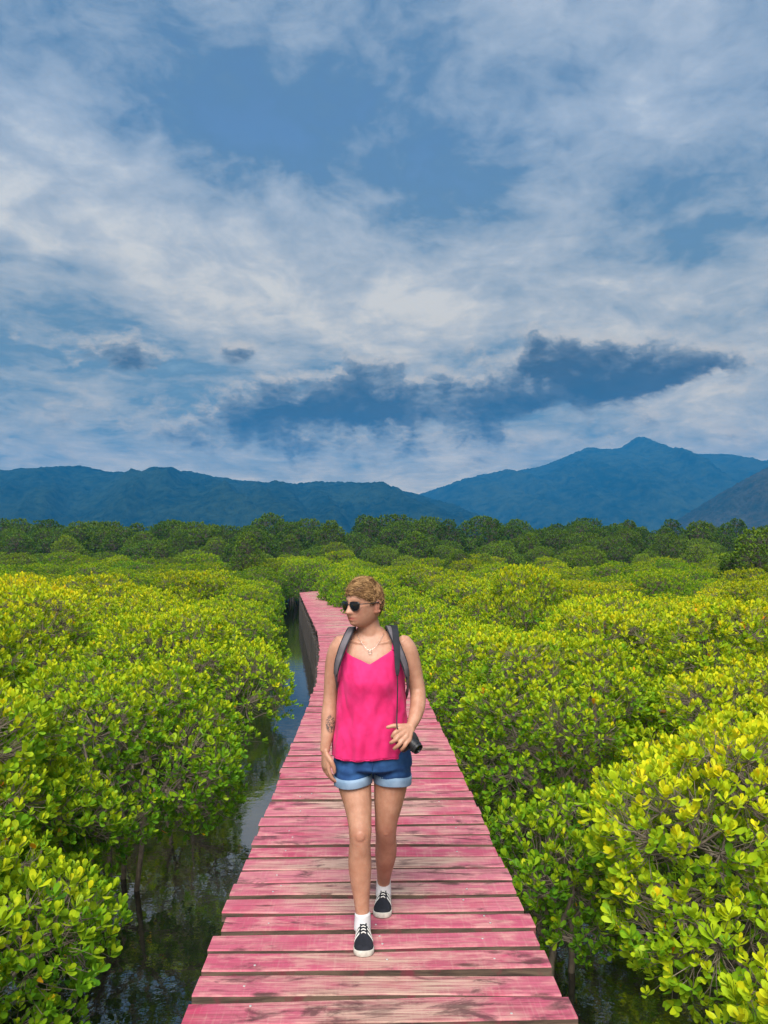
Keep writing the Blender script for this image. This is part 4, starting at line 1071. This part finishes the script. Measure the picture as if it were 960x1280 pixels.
# --- backpack
pack = tag(empty('backpack', (PX, PY, DECK)), "backpack with padded grey straps worn on the woman's shoulders", 'backpack')
mb = MB(); out = []
for z_, w, d0, d1 in ((.93, .105, .145, .235), (.945, .130, .13, .255), (1.10, .140, .125, .265), (1.28, .132, .118, .25), (1.37, .115, .115, .215), (1.395, .085, .125, .185)):
    ring = []
    for a in np.linspace(0, 2 * math.pi, 28, endpoint=False):
        cx_, sx_ = math.cos(a), math.sin(a)
        ring.append((w * math.copysign(abs(cx_) ** .55, cx_), (d0 + d1) / 2 + (d1 - d0) / 2 * math.copysign(abs(sx_) ** .6, sx_), z_))
    out.append(ring)
mb.rings(out); mb.build('bag', M['web_black'], pack)
S1 = [(-.098, .10, 1.37), (-.100, .045, 1.432), (-.101, .0, 1.440), (-.116, -.055, 1.412), (-.140, -.098, 1.355), (-.160, -.115, 1.29), (-.171, -.090, 1.23), (-.166, -.03, 1.165), (-.148, .06, 1.10), (-.12, .14, 1.06)]
U1 = [(0, .9, .5), (0, .4, .9), (-.1, 0, 1), (-.2, -.5, .8), (-.4, -.8, .4), (-.6, -.8, .1), (-.9, -.45, 0), (-1, 0, 0), (-1, .3, 0), (-.8, .6, 0)]
S2 = [(.078, .10, 1.37), (.078, .045, 1.436), (.080, .0, 1.446), (.094, -.055, 1.418), (.118, -.098, 1.36), (.146, -.114, 1.29), (.163, -.092, 1.22), (.166, -.03, 1.15), (.148, .06, 1.08), (.12, .14, 1.04)]
U2 = [(-u[0], u[1], u[2]) for u in U1]
for S, U_ in ((S1, U1), (S2, U2)):
    mb = MB(); mb.rings(ribbon(S, [.034, .037, .037, .037, .036, .033, .028, .022, .020, .020], .010, U_)); o = mb.build('strap', M['web_grey'], pack)
    for e in (-1, 1):
        P_ = np.array(S[1:7]); Un = norm(np.array(U_[1:7], float)); T_ = norm(np.gradient(P_, axis=0)); sdv = np.cross(T_, Un)
        mb = MB(); mb.tube(P_ + sdv * e * np.array([.0175, .0175, .0175, .017, .0155, .0135])[:, None] + Un * .004, [.0028] * 6, 6, 5); mb.build('piping', M['web_black'], o)

# --- camera on its strap
camr = tag(empty('camera_body', (PX, PY, DECK)), "small black camera held at the woman's hip on a neck strap", 'camera')
camr.name = 'photo_camera'
rot = Matrix.Rotation(R(20), 3, 'Z') @ Matrix.Rotation(R(-28), 3, 'Y')
ctr = Vector((.160, -.172, .938))
mb = MB(); out = []
for y_, k in ((-.020, .93), (-.017, 1.), (.017, 1.), (.020, .93)):
    out.append([rot @ Vector((.050 * k * math.copysign(abs(math.cos(a)) ** .35, math.cos(a)), y_, .030 * k * math.copysign(abs(math.sin(a)) ** .35, math.sin(a)))) + ctr for a in np.linspace(0, 2 * math.pi, 32, endpoint=False)])
mb.rings(out); mb.build('case', M['black_plastic'], camr)
ld = Vector((.62, -.62, -.48)).normalized(); l0 = ctr + Vector((.022, -.010, -.006))
def barrel(prof_):
    q = ld.to_track_quat('Z', 'Y').to_matrix()
    return [[q @ Vector((r_ * math.cos(a), r_ * math.sin(a), h_)) + l0 for a in np.linspace(0, 2 * math.pi, 28, endpoint=False)] for h_, r_ in prof_]
mb = MB(); mb.rings(barrel([(-.005, .026), (.016, .026), (.017, .0275), (.032, .0275), (.033, .026), (.044, .026), (.0445, .0255), (.0446, .021), (.036, .019)])); auto_smooth(mb.build('barrel', M['black_plastic'], camr), 35)
mb = MB(); mb.rings(barrel([(.0362, .0195), (.038, .012), (.0388, .001)])); mb.build('front_glass', M['lens'], camr)
mb = MB(); mb.rings(barrel([(.0175, .0283), (.031, .0283)]), cap=False)
for k in range(28):
    q = ld.to_track_quat('Z', 'Y').to_matrix(); a = 2 * math.pi * k / 28
    mb.box(q @ Vector((.0283 * math.cos(a), .0283 * math.sin(a), .0243)) + l0, (.0016, .0016, .0016), q @ Matrix.Rotation(a, 3, 'Z') @ Matrix.Diagonal((1, 1.6, 8)))
mb.build('focus_ring', M['black_plastic'], camr, False)
SC = [(.082, .07, 1.42), (.098, .02, 1.452), (.106, -.03, 1.444), (.110, -.085, 1.400), (.114, -.122, 1.34), (.115, -.150, 1.27), (.115, -.160, 1.235)]
UC = [(0, .5, .8), (.1, .1, 1), (.1, -.3, 1), (.1, -.7, .6), (.15, -.9, .2), (.15, -1, .1), (.15, -1, 0)]
mb = MB(); mb.rings(ribbon(SC, [.03, .03, .03, .030, .028, .022, .010], .004, UC)); st = mb.build('neck_strap', M['web_black'], camr)
mb = MB(); mb.tube([(.115, -.159, 1.24), (.1155, -.158, 1.15), (.113, -.165, 1.06), (.112, -.200, 1.020), (.116, -.207, 1.000), (.126, -.196, .968)], [(.0028, .0018)] * 6, 8, 5); mb.build('cord', M['web_black'], st)

# ------------------------------------------------------------------ air
hz = MB(); hz.box((0, 1350, 202.2), (9000, 3100, 407.6))
haze = tag(hz.build('haze', None, None, False), kind='stuff')
m = bpy.data.materials.new('hazy_air'); m.use_nodes = True; t = NT(m.node_tree)
for n in list(t.n): t.n.remove(n)
pv = t.n.new('ShaderNodeVolumePrincipled'); pv.inputs['Color'].default_value = (.03, .31, .76, 1); pv.inputs['Density'].default_value = .00034; pv.inputs['Anisotropy'].default_value = .0
ou = t.n.new('ShaderNodeOutputMaterial'); t.link(pv.outputs[0], ou.inputs['Volume'])
haze.data.materials.append(m)
